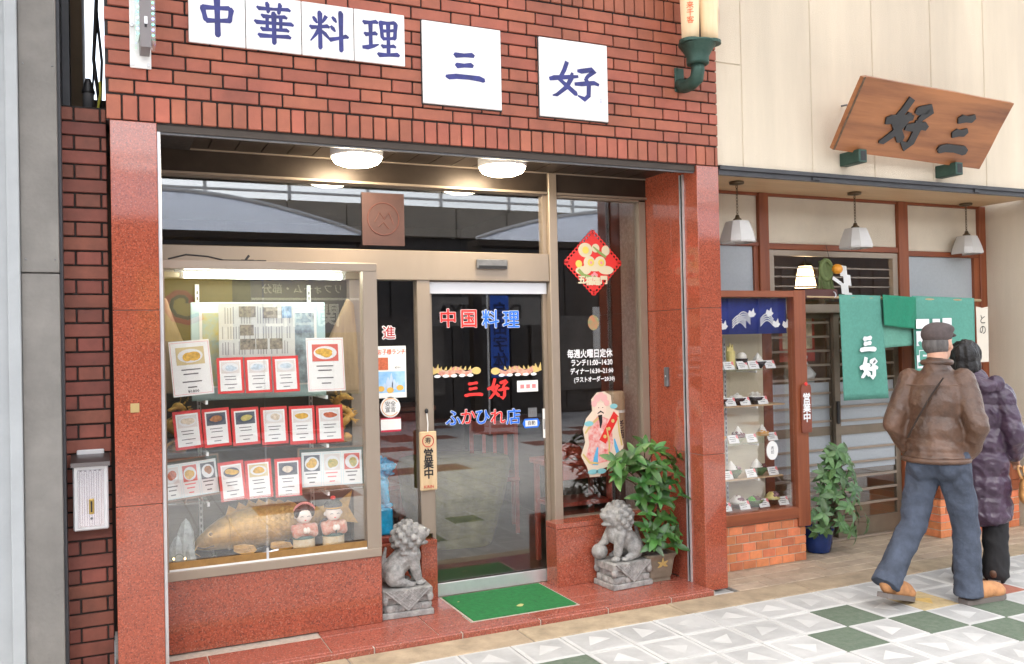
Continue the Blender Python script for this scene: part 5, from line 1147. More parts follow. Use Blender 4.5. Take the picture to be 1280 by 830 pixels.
for a, b, lb, m in (((2.321, 0.650, 1.367), (2.475, 0.650, 1.292), 'small white rectangular notice sticker right of the red characters on the door', PAPER), ((2.398, 0.650, 1.184), (2.462, 0.650, 1.122), 'small square metallic sticker low on the door glass', STEEL), ((2.355, 0.650, 1.112), (2.484, 0.650, 1.051), 'blue edged hexagonal sticker low on the door glass', BLUEP), ((2.505, 0.650, 1.173), (2.542, 0.650, 0.978), 'tall narrow white sticker at the door edge', PAPER)):
    t_ = thing('door_sticker', ((a[0]+b[0])/2, gy, b[2]), lb, 'sticker')
    if m is BLUEP:
        w_, h_ = b[0]-a[0], a[2]-b[2]; q = MB().prism([(0, h_/2), (w_*.12, 0), (w_*.88, 0), (w_, h_/2), (w_*.88, h_), (w_*.12, h_)], (a[0], gy, b[2]), (1, 0, 0), (0, 0, 1), (0, -.001, 0)); q.build('sheet', m, t_)
        MB().box(a[0]+w_*.16, b[0]-w_*.16, gy-.002, gy-.0012, b[2]+h_*.18, a[2]-h_*.18).build('field', PAPER, t_); text('lettering', '自動', TEXTG, t_, ((a[0]+b[0])/2, gy-.0024, (a[2]+b[2])/2), h_*.5, bold=.02)
    else:
        MB().box(a[0], b[0], gy-.001, gy, b[2], a[2]).build('sheet', m, t_); q = MB(); w_, h_ = b[0]-a[0], a[2]-b[2]
        for k in range(3): q.box(a[0]+w_*(.15+.28*k), a[0]+w_*(.33+.28*k), gy-.0016, gy-.0011, b[2]+h_*.3, b[2]+h_*.65)
        q.build('print', PINK if m is PAPER and w_ > h_ else TEXTG, t_)
# open tag hanging on the door post
t_ = thing('open_tag', (1.66, .575, .72), 'pale wooden open-for-business tag hanging on a cord from the door post', 'sign')
a, b = (1.608, 0.570, 1.080), (1.726, 0.570, 0.714); cx = (a[0]+b[0])/2
MB().cbox(a[0]+.003, b[0]-.003, .57, .580, b[2], a[2], .006).build('tag', WOODL, t_)
MB().tube([(cx+.036*math.cos(s), .5685, a[2]-.06+.036*math.sin(s)) for s in [k*6.2832/20 for k in range(21)]], .003, 6, False).build('emblem', mat('red_print', (.50, .06, .04), .6), t_); text('emblem_lettering', '寿', BLACK, t_, (cx, .5695, a[2]-.06), .042)
text('lettering', '営\n業\n中', BLACK, t_, (cx, .5695, a[2]-.205), .068, bold=.03, line=.9); text('maker_lettering', 'KIRIN', mat('red_print', (.5, .06, .04), .6), t_, (cx, .5695, b[2]+.022), .026, bold=.02)
MB().tube([(cx, .574, a[2]-.005), (cx+.003, .576, a[2]+.05), (cx, .585, a[2]+.115)], .0035, 6).build('cord', PAPER, t_); MB().ell((cx, .588, a[2]+.125), (.012, .012, .016), 10, 8).build('hook', BLACK, t_)
# red paper diamond
t_ = thing('paper_diamond', (2.91, gy2, 1.92), 'red paper-cut diamond with cream vase and flowers on the right window', 'decoration')
cx, cz, S = 2.908, 2.157, .238; ax = Vector((1, 0, 1)).normalized(); az = Vector((-1, 0, 1)).normalized(); q = MB(); L = S*.7071*2
S2 = L*.43
q.prism([(-S2, -S2), (S2, -S2), (S2, S2), (-S2, S2)], (cx, gy2+.0004, cz), ax, az, (0, -.0014, 0)); q.build('field', REDP, t_)
for k in range(4):
    a = R(90*k); e = ax*math.cos(a)+az*math.sin(a); f_ = az*math.cos(a)-ax*math.sin(a)
    for j in range(11):
        c_ = Vector((cx, gy2, cz))+e*(S2+.006)+f_*(S2*(-1+.2*j)); q = MB()
        for i_ in range(8):
            b0, b1 = i_*math.pi/4, (i_+1)*math.pi/4; q.prism([(.009*math.cos(b0), .009*math.sin(b0)), (.018*math.cos(b0), .018*math.sin(b0)), (.018*math.cos(b1), .018*math.sin(b1)), (.009*math.cos(b1), .009*math.sin(b1))], c_+Vector((0, -.0002*(j % 2), 0)), e, f_, (0, -.0012, 0))
        q.build('loop', REDP, t_)
CRP = mat('cream_papercut', (.68, .60, .42), .6); YLP = mat('yellow_papercut', (.75, .60, .12), .6); PKP = mat('pink_papercut', (.78, .30, .34), .6); GNP = mat('green_papercut', (.25, .35, .10), .6)
E3 = (Vector((1, 0, 0)), Vector((0, 0, 1)), Vector((0, -1, 0)))
q = MB(); [disc(q, Vector((cx+x, gy2-.0016-.0003*i, cz+z)), *E3, r_, r2, .001, 18) for i, (x, z, r_, r2) in enumerate(((-.06, .085, .055, .05), (.10, .085, .032, .035), (-.03, .0, .045, .045), (.055, .0, .045, .045), (-.08, -.055, .06, .03), (.10, -.05, .06, .03), (.01, -.03, .09, .03), (.02, .10, .03, .03)))]; q.build('vase', CRP, t_)
q = MB(); [disc(q, Vector((cx+x, gy2-.0052-.0002*i, cz+z)), *E3, .026, .026, .0008, 10) for i, (x, z) in enumerate(((-.02, .0), (.062, .0), (-.115, -.01), (-.06, .085)))]; q.build('flowers', YLP, t_)
q = MB(); [disc(q, Vector((cx+x, gy2-.0066-.0002*i, cz+z)), *E3, .011, .011, .0008, 10) for i, (x, z) in enumerate(((-.02, .0), (.062, .0), (-.01, -.088), (.02, -.085), (.005, -.075)))]; q.build('centres', PKP, t_)
q = MB(); q.ribbon([(-.12, -.05, .012), (-.08, -.09, .014), (-.03, -.10, .012), (.02, -.09, .008)], (cx, gy2-.0050, cz), (1, 0, 0), (0, 0, 1), (0, -.0008, 0)); q.ribbon([(.0, .11, .004), (.05, .07, .010), (.10, .04, .008)], (cx, gy2-.0058, cz), (1, 0, 0), (0, 0, 1), (0, -.0008, 0)); q.build('leaves', GNP, t_)
for k, ch in enumerate('五福臨門'): text('lettering', ch, CRP, t_, (cx-.095+.058*k, gy2-.0062, cz-.122-.010*math.sin(math.pi*k/3)), .060, bold=.05)
# robed figure cut-out
t_ = thing('figure_cutout', (2.93, gy2, .70), 'colourful paper cut-out of a robed bearded figure with a red scroll on the right window', 'decoration')
o_ = Vector((2.945, gy2, .69)); q = MB()
q.prism([(-.10, .0), (-.02, .0), (.0, .05), (.08, .07), (.15, .12), (.175, .20), (.155, .28), (.14, .44), (.09, .46), (.08, .55), (.03, .58), (-.03, .575), (-.075, .53), (-.07, .45), (-.12, .40), (-.145, .33), (-.13, .24), (-.165, .15), (-.12, .07)], o_, (1, 0, 0), (0, 0, 1), (0, -.001, 0)); q.build('outline', mat('cutout_cream', (.74, .60, .46), .6), t_)
q = MB(); q.prism([(-.08, .08), (.05, .10), (.09, .22), (.08, .38), (-.02, .42), (-.11, .34), (-.10, .22), (-.13, .14)], o_+Vector((0, -.0012, 0)), (1, 0, 0), (0, 0, 1), (0, -.0006, 0)); q.build('robe', mat('cutout_red_print', (.70, .10, .09), .6, noise=(28, .5), col2=(.78, .62, .56)), t_)
q = MB(); q.prism([(-.02, .25), (.03, .22), (.14, .40), (.10, .44)], o_+Vector((0, -.002, 0)), (1, 0, 0), (0, 0, 1), (0, -.0006, 0)); q.build('scroll', REDP, t_)
q = MB(); disc(q, o_+Vector((-.005, -.0024, .455)), *E3, .046, .05, .0006, 18); q.build('face', mat('cutout_skin', (.80, .62, .50), .6), t_)
q = MB(); q.ribbon([(-.01, .42, .016), (-.005, .37, .012), (-.01, .33, .003)], o_+Vector((0, -.0034, 0)), (1, 0, 0), (0, 0, 1), (0, -.0005, 0)); q.ribbon([(-.03, .43, .003), (-.005, .445, .005), (.02, .43, .003)], o_+Vector((0, -.0040, 0)), (1, 0, 0), (0, 0, 1), (0, -.0005, 0)); disc(q, o_+Vector((-.02, -.0034, .47)), *E3, .005, .003, .0004, 8); disc(q, o_+Vector((.012, -.0034, .47)), *E3, .005, .003, .0004, 8); q.build('beard', BLACK, t_)
q = MB(); [disc(q, o_+Vector((x, -.0028-.0002*i, z)), *E3, r_, r_, .0006, 14) for i, (x, z, r_) in enumerate(((-.055, .50, .022), (.045, .50, .022), (-.03, .535, .026), (.025, .535, .026), (0, .555, .022)))]; q.build('crown', mat('cutout_pink_crown', (.78, .42, .40), .6), t_)
CBL = mat('cutout_blue', (.10, .40, .66), .6)
for st in ([(-.055, .08, .022), (-.05, .13, .016), (-.035, .20, .006)], [(.13, .14, .014), (.11, .20, .012), (.10, .25, .004)]): q = MB(); q.ribbon(st, o_+Vector((0, -.0024, 0)), (1, 0, 0), (0, 0, 1), (0, -.0006, 0)); q.build('sash', CBL, t_)
for x, z, r_ in ((-.10, .365, .036), (.10, .475, .03)): q = MB(); disc(q, o_+Vector((x, -.0036, z)), *E3, r_, .018, .0006, 14); q.build('cuff', mat('cutout_teal', (.22, .52, .55), .6), t_)
for st in ([(-.13, .30, .006), (-.08, .36, .008), (-.02, .40, .006)], [(-.15, .16, .006), (-.10, .10, .008), (-.03, .09, .006)], [(.05, .10, .006), (.06, .22, .007), (.04, .33, .005)], [(.16, .20, .006), (.14, .30, .007), (.13, .40, .004)]): q = MB(); q.ribbon(st, o_+Vector((0, -.0030, 0)), (1, 0, 0), (0, 0, 1), (0, -.0006, 0)); q.build('gold_trim', mat('gold_sticker', (.62, .46, .16), .45), t_)
for x in (-.075, -.01): q = MB(); disc(q, o_+Vector((x, -.0030, .035)), *E3, .040, .018, .0006, 14); q.build('boot', mat('cutout_teal', (.22, .52, .55), .6), t_)
for k in range(3): q = MB(); disc(q, o_+Vector((.025+.033*k, -.0030, .27+.052*k)), *E3, .013, .013, .0006, 10); q.build('scroll_mark', mat('gold_sticker', (.62, .46, .16), .45), t_)
q = MB(); disc(q, Vector((2.90, gy2-.0, 1.745)), *E3, .044, .052, .001, 18); q2 = thing('round_picture', (2.90, gy2, 1.69), 'small round red and green picture sticker under the paper diamond', 'sticker'); q.build('disc', mat('round_picture_print', (.55, .14, .08), .6, noise=(22, .7), col2=(.14, .30, .14)), q2)

# ================================================================== inside the restaurant
t_ = thing('red_cabinet', (3.0, 1.0, .03), 'carved red wooden stand behind the right window', 'cabinet')
RW_ = mat('red_lacquer_wood', (.30, .05, .03), .35, noise=(12, .3))
MB().cbox(2.66, 3.20, .85, 1.2, .74, .78, .006).build('top', RW_, t_); MB().cbox(2.70, 3.16, .88, 1.17, .45, .48, .004).build('shelf', RW_, t_)
for x in (2.69, 3.14):
    for y in (.88, 1.15): MB().cbox(x, x+.035, y, y+.035, .03, .739, .004).build('leg', RW_, t_)
MB().box(2.73, 3.13, .885, .90, .64, .735).build('apron', RW_, t_)
t_ = thing('red_fish_stand', (2.78, .8, .78), 'red scalloped wooden comb stand on the cabinet behind the right window', 'ornament')
MB().prism([(-.13, 0), (-.12, .05), (-.06, .10), (.02, .12), (.10, .09), (.13, .04), (.13, 0)]+[(.12-.03*k, -.0 if k % 2 else .02) for k in range(1, 8)], (2.80, .86, .785), (1, 0, 0), (0, 0, 1), (0, .02, 0)).build('comb', RW_, t_)
t_ = thing('tall_jar', (3.27, .95, .78), 'pale wooden barrel jar with brush writing behind the right window', 'jar')
MB().lathe([(.068, 0), (.074, .02), (.078, .2), (.078, .40), (.074, .46), (.06, .47)], (3.19, .86, .785), 20).build('body', mat('pale_barrel', (.42, .30, .18), .6, noise=(12, .2, (1, 1, .1))), t_, smooth=True)
MB().lathe([(.0795, 0), (.0795, .02)], (3.19, .86, 1.10), 20).build('band', CREAMC, t_); text('lettering', '老\n酒', BLACK, t_, (3.185, .779, .98), .07)
t_ = thing('covered_table', (2.40, 2.05, .03), 'round table under a dull olive cloth inside the dark restaurant', 'table')
OL = mat('olive_cloth', (.16, .155, .045), .85, noise=(9, .3), bump=(25, .4)); m = MB()
n_ = 28; pr = [(.30, .03), (.40, .35), (.46, .66), (.44, .70), (.02, .715)]
m.add([(2.40+r_*(1+.07*math.sin(5*t)*(1 if z < .5 else .1))*math.cos(t), 2.05+r_*(1+.07*math.sin(5*t+1)*(1 if z < .5 else .1))*math.sin(t), z) for r_, z in pr for t in [2*math.pi*j/n_ for j in range(n_)]], [(i*n_+j, i*n_+(j+1) % n_, (i+1)*n_+(j+1) % n_, (i+1)*n_+j) for i in range(4) for j in range(n_)]+[tuple(4*n_+j for j in range(n_))]); m.build('cloth', OL, t_, smooth=True)
def chair(x, y, rz, label):
    t_ = thing('wooden_chair', (x, y, .03), label, 'chair', 'chairs in the restaurant'); t_.rotation_euler = (0, 0, R(rz))
    for sx in (-.2, .17):
        for sy in (-.2, .17): MB().cbox(x+sx, x+sx+.035, y+sy, y+sy+.035, .03, (.46 if sy < 0 else .98), .004).build('leg', RW_, t_)
    MB().cbox(x-.21, x+.21, y-.21, y+.21, .462, .50, .01).build('seat', RW_, t_); MB().cbox(x-.165, x+.17, y+.175, y+.20, .86, .97, .005).build('top_rail', RW_, t_)
    for k in range(3): MB().cbox(x-.11+.09*k, x-.08+.09*k, y+.178, y+.195, .501, .859, .003).build('slat', RW_, t_)
chair(2.85, 2.3, 160, 'red wooden chair right of the olive covered table'); chair(1.75, 2.3, 20, 'red wooden chair left of the olive covered table inside')
t_ = thing('wooden_counter', (1.6, 3.2, .03), 'dim reddish wooden counter at the back of the restaurant', 'counter')
MB().cbox(.3, 2.6, 3.2, 3.7, .03, 1.0, .01).build('body', RW_, t_); MB().cbox(.25, 2.65, 3.15, 3.75, 1.001, 1.05, .01).build('top', WOODRX, t_)
BLUEL = mat('turquoise_glaze', (.01, .36, .62), .2, noise=(30, .25), bump=(40, .3))

# ================================================================== entrance: mat, lions, plants
MATG = mat('green_mat', (.020, .22, .055), .95, noise=(30, .25), bump=(420, 1.0))
dm = thing('door_mat', (2.08, .32, .03), 'green entrance mat with a pale edge in front of the glass door', 'door mat')
MB().prism([(1.735, .062), (2.432, .062), (2.432, .60), (1.735, .60)], (0, 0, .024), (1, 0, 0), (0, 1, 0), (0, 0, .005)).build('edging', GROUT, dm)
MB().prism([(1.748, .075), (2.419, .075), (2.419, .595), (1.748, .595)], (0, 0, .0292), (1, 0, 0), (0, 1, 0), (0, 0, .006)).build('pile', MATG, dm)
LFM = mat('fallen_leaf', (.40, .42, .16), .7)
for k, (x, y) in enumerate(((2.10, .20), (1.80, .45))):
    s_ = .028 if k == 0 else .008
    o = MB().prism([(-s_, 0), (-s_*.3, s_*.5), (s_*.5, s_*.7), (s_, .1*s_), (s_*.3, -s_*.6), (-s_*.4, -s_*.4)], (x, y, .036), (1, 0, .1), (0, 1, .1), (0, 0, .001)).build('fallen_leaf', LFM)
    tag(o, ('pale fallen leaf lying on the green mat, the biggest scrap' if k == 0 else 'tiny pale leaf scrap near the back left corner of the mat'), 'leaf', 'leaf scraps on the mat')

def xf(mb, M_): mb.v = [M_ @ p for p in mb.v]; return mb
def lion(M_, label, mats, ball, sc=1.0, base=True):
    o = M_ @ Vector((0, 0, 0)); t_ = thing('lion_statue', o, label, 'statue', 'carved lions at the entrance')
    T = M_
    B = lambda m, nm, par=t_, sm=False: xf(m, T).build(nm, mats, par, smooth=sm)
    H = .165
    if base:
        pb = B(MB().cbox(-.155, .155, -.115, .115, 0, .035, .004), 'plinth_foot')
        m = MB().cbox(-.140, .140, -.102, .102, .035, .075, .004)
        for sx in (-1, 1):
            for k in range(4): m.ell((-.105+.07*k, sx*.104, .055), (.028, .012, .022), 10, 8)
            for k in range(3): m.ell((sx*.142, -.066+.066*k, .055), (.012, .028, .022), 10, 8)
        B(m, 'lotus_band')
        m = MB().cbox(-.128, .128, -.092, .092, .075, .115, .004); [m.ell((sx*.135, sy*.098, .105), (.022, .022, .028), 10, 8) for sx in (-1, 1) for sy in (-1, 1)]
        B(m, 'waist')
        B(MB().cbox(-.150, .150, -.110, .110, .115, H, .005), 'plinth_top')
        for sy in (-1, 1):                                     # draped cloth triangles with a lattice
            m = MB().prism([(-.13, .163), (.13, .163), (.0, .045)], (0, sy*.112, 0), (1, 0, 0), (0, 0, 1), (0, sy*.006, 0))
            for k in range(7):
                a = -.11+.0367*k
                for s_ in (-1, 1):
                    e = min(.1, (.13-abs(a))*.85) if a*s_ < 0 else .0
                    L = max(0.01, (.13-s_*a)*.47); m.tube([(a, sy*.119, .161), (a+s_*L, sy*.119, .161-L*.91)], .0032, 5)
            m.tube([(-.135, sy*.119, .163), (0, sy*.119, .042)], .005, 6).tube([(.135, sy*.119, .163), (0, sy*.119, .042)], .005, 6)
            B(m, 'drape')
    else: H = 0
    m = MB()
    for s_ in (-1, 1):
        m.ell((-.065, s_*.055, H+.070), (.062, .042, .068), 14, 10).cap((-.05, s_*.065, H+.035), .030, (.015, s_*.072, H+.018), .022).ell((.03, s_*.072, H+.014), (.028, .022, .016))
        if not (ball and s_ < 0):
            m.cap((.045, s_*.048, H+.175), .042, (.075, s_*.05, H+.05), .027).ell((.092, s_*.052, H+.016), (.034, .025, .018))
        else: m.cap((.05, s_*.048, H+.175), .042, (.10, s_*.055, H+.115), .028).cap((.10, s_*.055, H+.115), .026, (.128, s_*.058, H+.095), .022)
    m.cap((-.075, 0, H+.085), .072, (.035, 0, H+.185), .070).ell((.055, 0, H+.165), (.055, .062, .065), 14, 10)
    m.ell((.035, 0, H+.275), (.092, .086, .088), 16, 12).ell((.085, 0, H+.292), (.066, .066, .060), 14, 10)
    m.ell((.130, 0, H+.290), (.034, .044, .024), 12, 8).ell((.118, 0, H+.238), (.040, .036, .014), 12, 8).ell((.158, 0, H+.304), (.014, .020, .012))
    for s_ in (-1, 1):
        m.ell((.122, s_*.030, H+.322), (.020, .018, .016)).ell((.06, s_*.075, H+.325), (.022, .010, .018))
        m.cap((-.02, s_*.060, H+.20), .016, (.06, s_*.066, H+.195), .014)
    for k in range(46):                                      # curls of the mane
        a = 2.399*k; zz = 1-1.7*k/46
        r_ = math.sqrt(max(0, 1-zz*zz)); p = Vector((.030+.096*r_*math.cos(a)*.95, .092*r_*math.sin(a), H+.275+.092*zz))
        if p.x < .085 or zz > .75: m.ell(p, (.021, .021, .021), 8, 6)
    for k in range(7): m.cap((-.135+.004*k, 0, H+.06+.02*k), .020-.0015*k, (-.140+.006*k, 0, H+.09+.022*k), .018-.0015*k, 8)
    for k in range(9): m.ell((.075+.012*math.cos(k), .045*math.sin(R(-80+20*k)), H+.185-.03*math.cos(R(-80+20*k))), (.012, .010, .010), 8, 6)
    xf(m, T); remesh(m, 'body', mats, t_, .0042*sc, 1, fac=.35)
    if ball: B(MB().ell((.135, -.066, H+.052), (.055, .050, .052), 16, 12), 'ball', sm=True)
    B(MB().ell((.138, -.031, H+.325), (.006, .006, .006), 8, 6).ell((.138, .031, H+.325), (.006, .006, .006), 8, 6), 'eyes', sm=True)
    return t_
from mathutils import Euler
def place(x, y, z, rz, s=1.0): return Matrix.Translation((x, y, z)) @ Matrix.Rotation(R(rz), 4, 'Z') @ Matrix.Scale(s, 4)
lion(place(1.447, .435, .03, -4), 'grey stone lion facing the door, standing beside the display window', STONE, False)
lion(place(2.905, .325, .03, 184), 'grey stone lion with its paw on a ball, in front of the right plinth', STONE, True)
lion(place(1.385, .80, .60, 0, .85), 'bright turquoise glazed lion inside the window beside the display', BLUEL, False, .85, False).__setitem__('group', 'glazed lion')
t_ = thing('lion_stand', (1.385, .80, .03), 'turquoise box stand carrying the glazed lion inside the window', 'stand'); MB().cbox(1.27, 1.50, .70, .90, .03, .43, .01).build('pedestal', RW_, t_); MB().cbox(1.29, 1.48, .72, .88, .431, .60, .012).build('block', BLUEL, t_)

def leafmesh(L, wd, m, nm='leaf', curl=.25):
    q = MB(); n_ = 5
    for i in range(n_+1):
        t = i/n_; w_ = wd*math.sin(math.pi*min(1, t*.92+.06))**.8*(1-.25*t); z = -curl*L*t*t
        q.v += [Vector((L*t, -w_, z+w_*.25)), Vector((L*t, 0, z)), Vector((L*t, w_, z+w_*.25))]
    for i in range(n_): q.f += [(3*i, 3*i+3, 3*i+4, 3*i+1), (3*i+1, 3*i+4, 3*i+5, 3*i+2)]
    q.m = [0]*len(q.f); return q.mesh(nm, m, smooth=True, fix=False)
def whorl(parent, me, p, d, n_, spread, s0, s1):
    d = Vector(d).normalized(); q = d.to_track_quat('Z', 'Y').to_matrix()
    ph = random.uniform(0, 6.28)
    for k in range(n_):
        a = ph+6.283*k/n_+random.uniform(-.2, .2); el = R(spread+random.uniform(-16, 16))
        xd = q @ Vector((math.cos(a)*math.cos(el), math.sin(a)*math.cos(el), math.sin(el))); zd = (d-xd*d.dot(xd)).normalized(); yd = zd.cross(xd)
        o = bpy.data.objects.new('leaf', random.choice(me)); link(o, parent, p)
        M3 = Matrix((xd, yd, zd)).transposed().to_4x4() @ Matrix.Scale(random.uniform(s0, s1), 4)
        loc = o.location.copy(); o.matrix_local = Matrix.Translation(loc) @ M3
# broad-leaved plant in the square glazed pot
pp = thing('potted_plant', (3.15, .34, .03), 'leafy green plant in a square brown glazed pot beside the right stone lion', 'plant')
POT = mat('brown_glaze', (.20, .165, .12), .3, noise=(10, .3), bump=(30, .1))
q = MB(); pr = [(.085, .0), (.082, .015), (.088, .03), (.103, .14), (.118, .172), (.118, .182), (.105, .182), (.100, .165)]
vs = [(3.15+r_*a, .34+r_*b, .031+z) for r_, z in pr for a, b in ((-1, -.9), (-.9, -1), (.9, -1), (1, -.9), (1, .9), (.9, 1), (-.9, 1), (-1, .9))]
q.add(vs, [(i*8+j, i*8+(j+1) % 8, (i+1)*8+(j+1) % 8, (i+1)*8+j) for i in range(len(pr)-1) for j in range(8)]+[tuple(range(8)), tuple(56+j for j in range(8))]); po = q.build('pot', POT, pp)
q = MB(); [q.ribbon([(0, .0, .004), (.018*math.cos(a), .018*math.sin(a), .009), (.042*math.cos(a), .042*math.sin(a), .002)], (3.155, .236, .145), (1, 0, 0), (0, -.14, 1), (0, -.003, 0)) for a in (.5, 1.6, 2.7, -.4, 3.6)]; q.build('flower_relief', mat('yellow_glaze', (.48, .34, .12), .35), po)
MB().lathe([(.095, 0), (.093, .01)], (3.15, .34, .198), 12).build('soil', mat('grey_soil', (.12, .11, .10), .95, noise=(50, .4), bump=(80, .8)), pp)
ST = []
tk = MB(); tk.tube([(3.15, .34, .20), (3.14, .33, .35), (3.12, .32, .52), (3.08, .30, .70), (3.05, .29, .86)], [.016, .014, .012, .010, .006], 8).tube([(3.17, .35, .20), (3.20, .33, .34), (3.17, .30, .50), (3.20, .29, .70)], [.012, .010, .008, .005], 8)
LM = [leafmesh(.11, .025, LEAF, curl=.1), leafmesh(.125, .028, LEAF, curl=.28), leafmesh(.08, .022, LEAF, curl=.0), leafmesh(.10, .026, LEAF, curl=.45)]
WH = [(3.04,.24,.93),(2.95,.22,.88),(2.86,.20,.84),(2.79,.20,.86),(2.90,.24,.78),(2.82,.22,.76),(3.10,.22,.90),(3.17,.24,.86),(3.22,.22,.80),(3.28,.22,.84),(3.25,.20,.74),(3.12,.18,.80),(3.03,.18,.80),(2.98,.20,.70),(3.08,.18,.68),(3.16,.20,.68),(3.0,.22,.60),(3.10,.18,.58),(3.18,.20,.56),(3.02,.20,.50),(3.12,.20,.46),(3.20,.22,.44),(3.04,.22,.40),(3.16,.20,.36),(3.24,.22,.36),(3.08,.20,.33),(3.21,.18,.28),(3.02,.28,.78),(3.2,.32,.6),(2.92,.28,.84),(3.26,.17,.60),(3.06,.20,.30)]
for x, y, z in WH:
    zs = max(.24, z-.16); f = (zs-.2)/.66; s0 = Vector((3.15-.09*f, .335-.04*f, zs)); e = Vector((x, y, z)); tk.tube([s0, (s0+e)/2+Vector((0, 0, .015)), e], [.006, .005, .003], 6)
    whorl(pp, LM, e, (e-s0)+Vector((0, -.10, .05)), random.randint(5, 8), 24, .55, 1.12)
tk.build('stem', BARK, pp, smooth=True)
BUD = mat('red_bud', (.35, .03, .03), .5)
for x, y, z in ((3.16, .14, .66),): MB().ell((x, y, z), (.010, .010, .018), 8, 6).build('bud', BUD, pp, smooth=True)
# small-leaved plant in the blue pot by the tea shop
p2_ = thing('potted_plant', (4.72, .46, 0), 'bushy small-leaved plant in a dark blue pot by the tea shop door', 'plant')
MB().lathe([(.075, 0), (.09, .01), (.105, .08), (.112, .16), (.120, .17), (.120, .185), (.108, .185), (.104, .165)], (4.70, .46, .0), 24).build('pot', mat('blue_glaze', (.010, .035, .16), .18, noise=(8, .3)), p2_, smooth=True)
MB().lathe([(.10, 0), (.098, .008)], (4.70, .46, .16), 14).build('soil', MATS['grey_soil'], p2_)
L2 = [leafmesh(.070, .018, LEAF2), leafmesh(.085, .021, LEAF2, curl=.4), leafmesh(.06, .016, LEAF2, curl=.1)]
tk = MB(); tk.tube([(4.70, .46, .165), (4.72, .42, .32), (4.76, .38, .50), (4.78, .36, .70)], [.013, .011, .008, .005], 8)
N = 42
for k in range(N):
    t = k/(N-1); z = .16+.62*t; a = 2.4*k; rad = (.165+.05*math.sin(k*1.7))*(1-.72*max(0, (t-.35)/.65))*(1 if t > .12 else .8)
    e = Vector((4.76+rad*1.15*math.cos(a), .30+min(.16, rad*.7*math.sin(a)), z)); s0 = Vector((4.71+.07*t, .44-.08*t, max(.2, z-.10))); tk.tube([s0, (s0+e)/2+Vector((0, 0, .02)), e], [.005, .004, .0025], 5)
    whorl(p2_, L2, e, (e-s0)+Vector((0, -.12, .02)), random.randint(6, 8), 4, .8, 1.3)
tk.build('stem', BARK, p2_, smooth=True)

# ================================================================== the walking couple
SKIN = mat('skin', (.55, .30, .20), .5, noise=(30, .1)); LEATHER = mat('brown_leather', (.095, .050, .031), .40, noise=(5, .5), bump=(70, .4)); DENIM = mat('blue_denim', (.050, .062, .090), .88, noise=(9, .4), bump=(55, .45)); TANSH = mat('tan_suede', (.42, .20, .085), .8, noise=(20, .25)); SOLE = mat('grey_sole', (.14, .12, .11), .8); CAPM = mat('grey_felt', (.085, .065, .062), .9, noise=(40, .2), bump=(200, .3)); GREYH = mat('grey_hair', (.10, .09, .085), .7, noise=(60, .4, (1, 1, .2)))
from mathutils import noise as NZ
def folds(amp, fx, fz, quilt=0, qz=.095):
    def fn(me, off):
        me.calc_loop_triangles() if False else None
        ns = [v.normal.copy() for v in me.vertices]
        for v, n in zip(me.vertices, ns):
            p = v.co+off; q_ = Vector((p.x*fx+1.6*p.z*fz*.35, p.y*fx-p.z*fz*.3, p.z*fz)); d = amp*(.9-2.6*abs(NZ.noise(q_))-.9*abs(NZ.noise(q_*2.1+Vector((5, 1, 3)))))*.7
            if quilt and abs(n.z) < .8: d += quilt*(abs(math.sin(math.pi*p.z/qz))**.6-.7)
            v.co += n*d
    return fn
class Fig:
    def __init__(s, x, y, az): s.o = Vector((x, y, 0)); s.f = Vector((math.sin(R(az)), math.cos(R(az)), 0)); s.l = Vector((-s.f.y, s.f.x, 0)); s.rot = Matrix((s.f, s.l, Vector((0, 0, 1)))).transposed()
    def p(s, f, l, z): return s.o+s.f*f+s.l*l+Vector((0, 0, z))
    def cap(s, m, a, r0, b, r1, flat=1): m.cap(s.p(*a), r0, s.p(*b), r1, 14, flat); return m
    def ell(s, m, c, r_, tilt=None): m.ell(s.p(*c), r_, 18, 12, s.rot @ (tilt or Matrix.Identity(3))); return m
def head(F, m, f, l, z, turn, k=1.0):
    """head with ears, nose, brow, lips and chin; turn = degrees to the left"""
    T = Matrix.Rotation(R(turn), 3, 'Z'); P = lambda a, b, c: (lambda v: (f+v.x, l+v.y, z+v.z))(T @ Vector((a*k, b*k, c*k)))
    F.ell(m, P(-.005, 0, .02), (.094*k, .076*k, .105*k), T); F.ell(m, P(.03, 0, -.05), (.062*k, .056*k, .065*k), T); F.ell(m, P(.062, 0, -.088), (.022*k, .026*k, .020*k), T)
    F.cap(m, P(.088, 0, .012), .010*k, P(.106, 0, -.020), .015*k)
    for s_ in (-1, 1): F.ell(m, P(-.005, s_*.078, -.005), (.020*k, .010*k, .032*k), T); F.ell(m, P(.068, s_*.034, .030), (.022*k, .026*k, .010*k), T); F.ell(m, P(.060, s_*.042, -.020), (.026*k, .022*k, .022*k), T)
    F.ell(m, P(.084, 0, -.052), (.012*k, .026*k, .007*k), T); F.ell(m, P(.082, 0, -.064), (.012*k, .022*k, .007*k), T)
    return P, T
def eyes(F, P, T, parent, k=1.0):
    for s_ in (-1, 1): m = MB(); F.ell(m, P(.078, s_*.034, .008), (.012*k, .013*k, .007*k), T); m.build('eye', BLACK, parent, smooth=True)
man = thing('person', (4.43, -.86, 0), 'walking person in a brown leather jacket, grey flat cap and jeans, seen from behind', 'person', 'walking couple')
F = Fig(4.40, -.86, 62); G_ = Fig(4.42, -.86, 80)        # torso and stride directions
JR = ((.0, -.085, .86), (.10, -.10, .47), (.09, -.11, .085)); JL = ((0, .085, .86), (-.13, .10, .47), (-.38, .12, .17))
m = MB(); P, T = head(F, m, .115, 0, 1.555, -14)
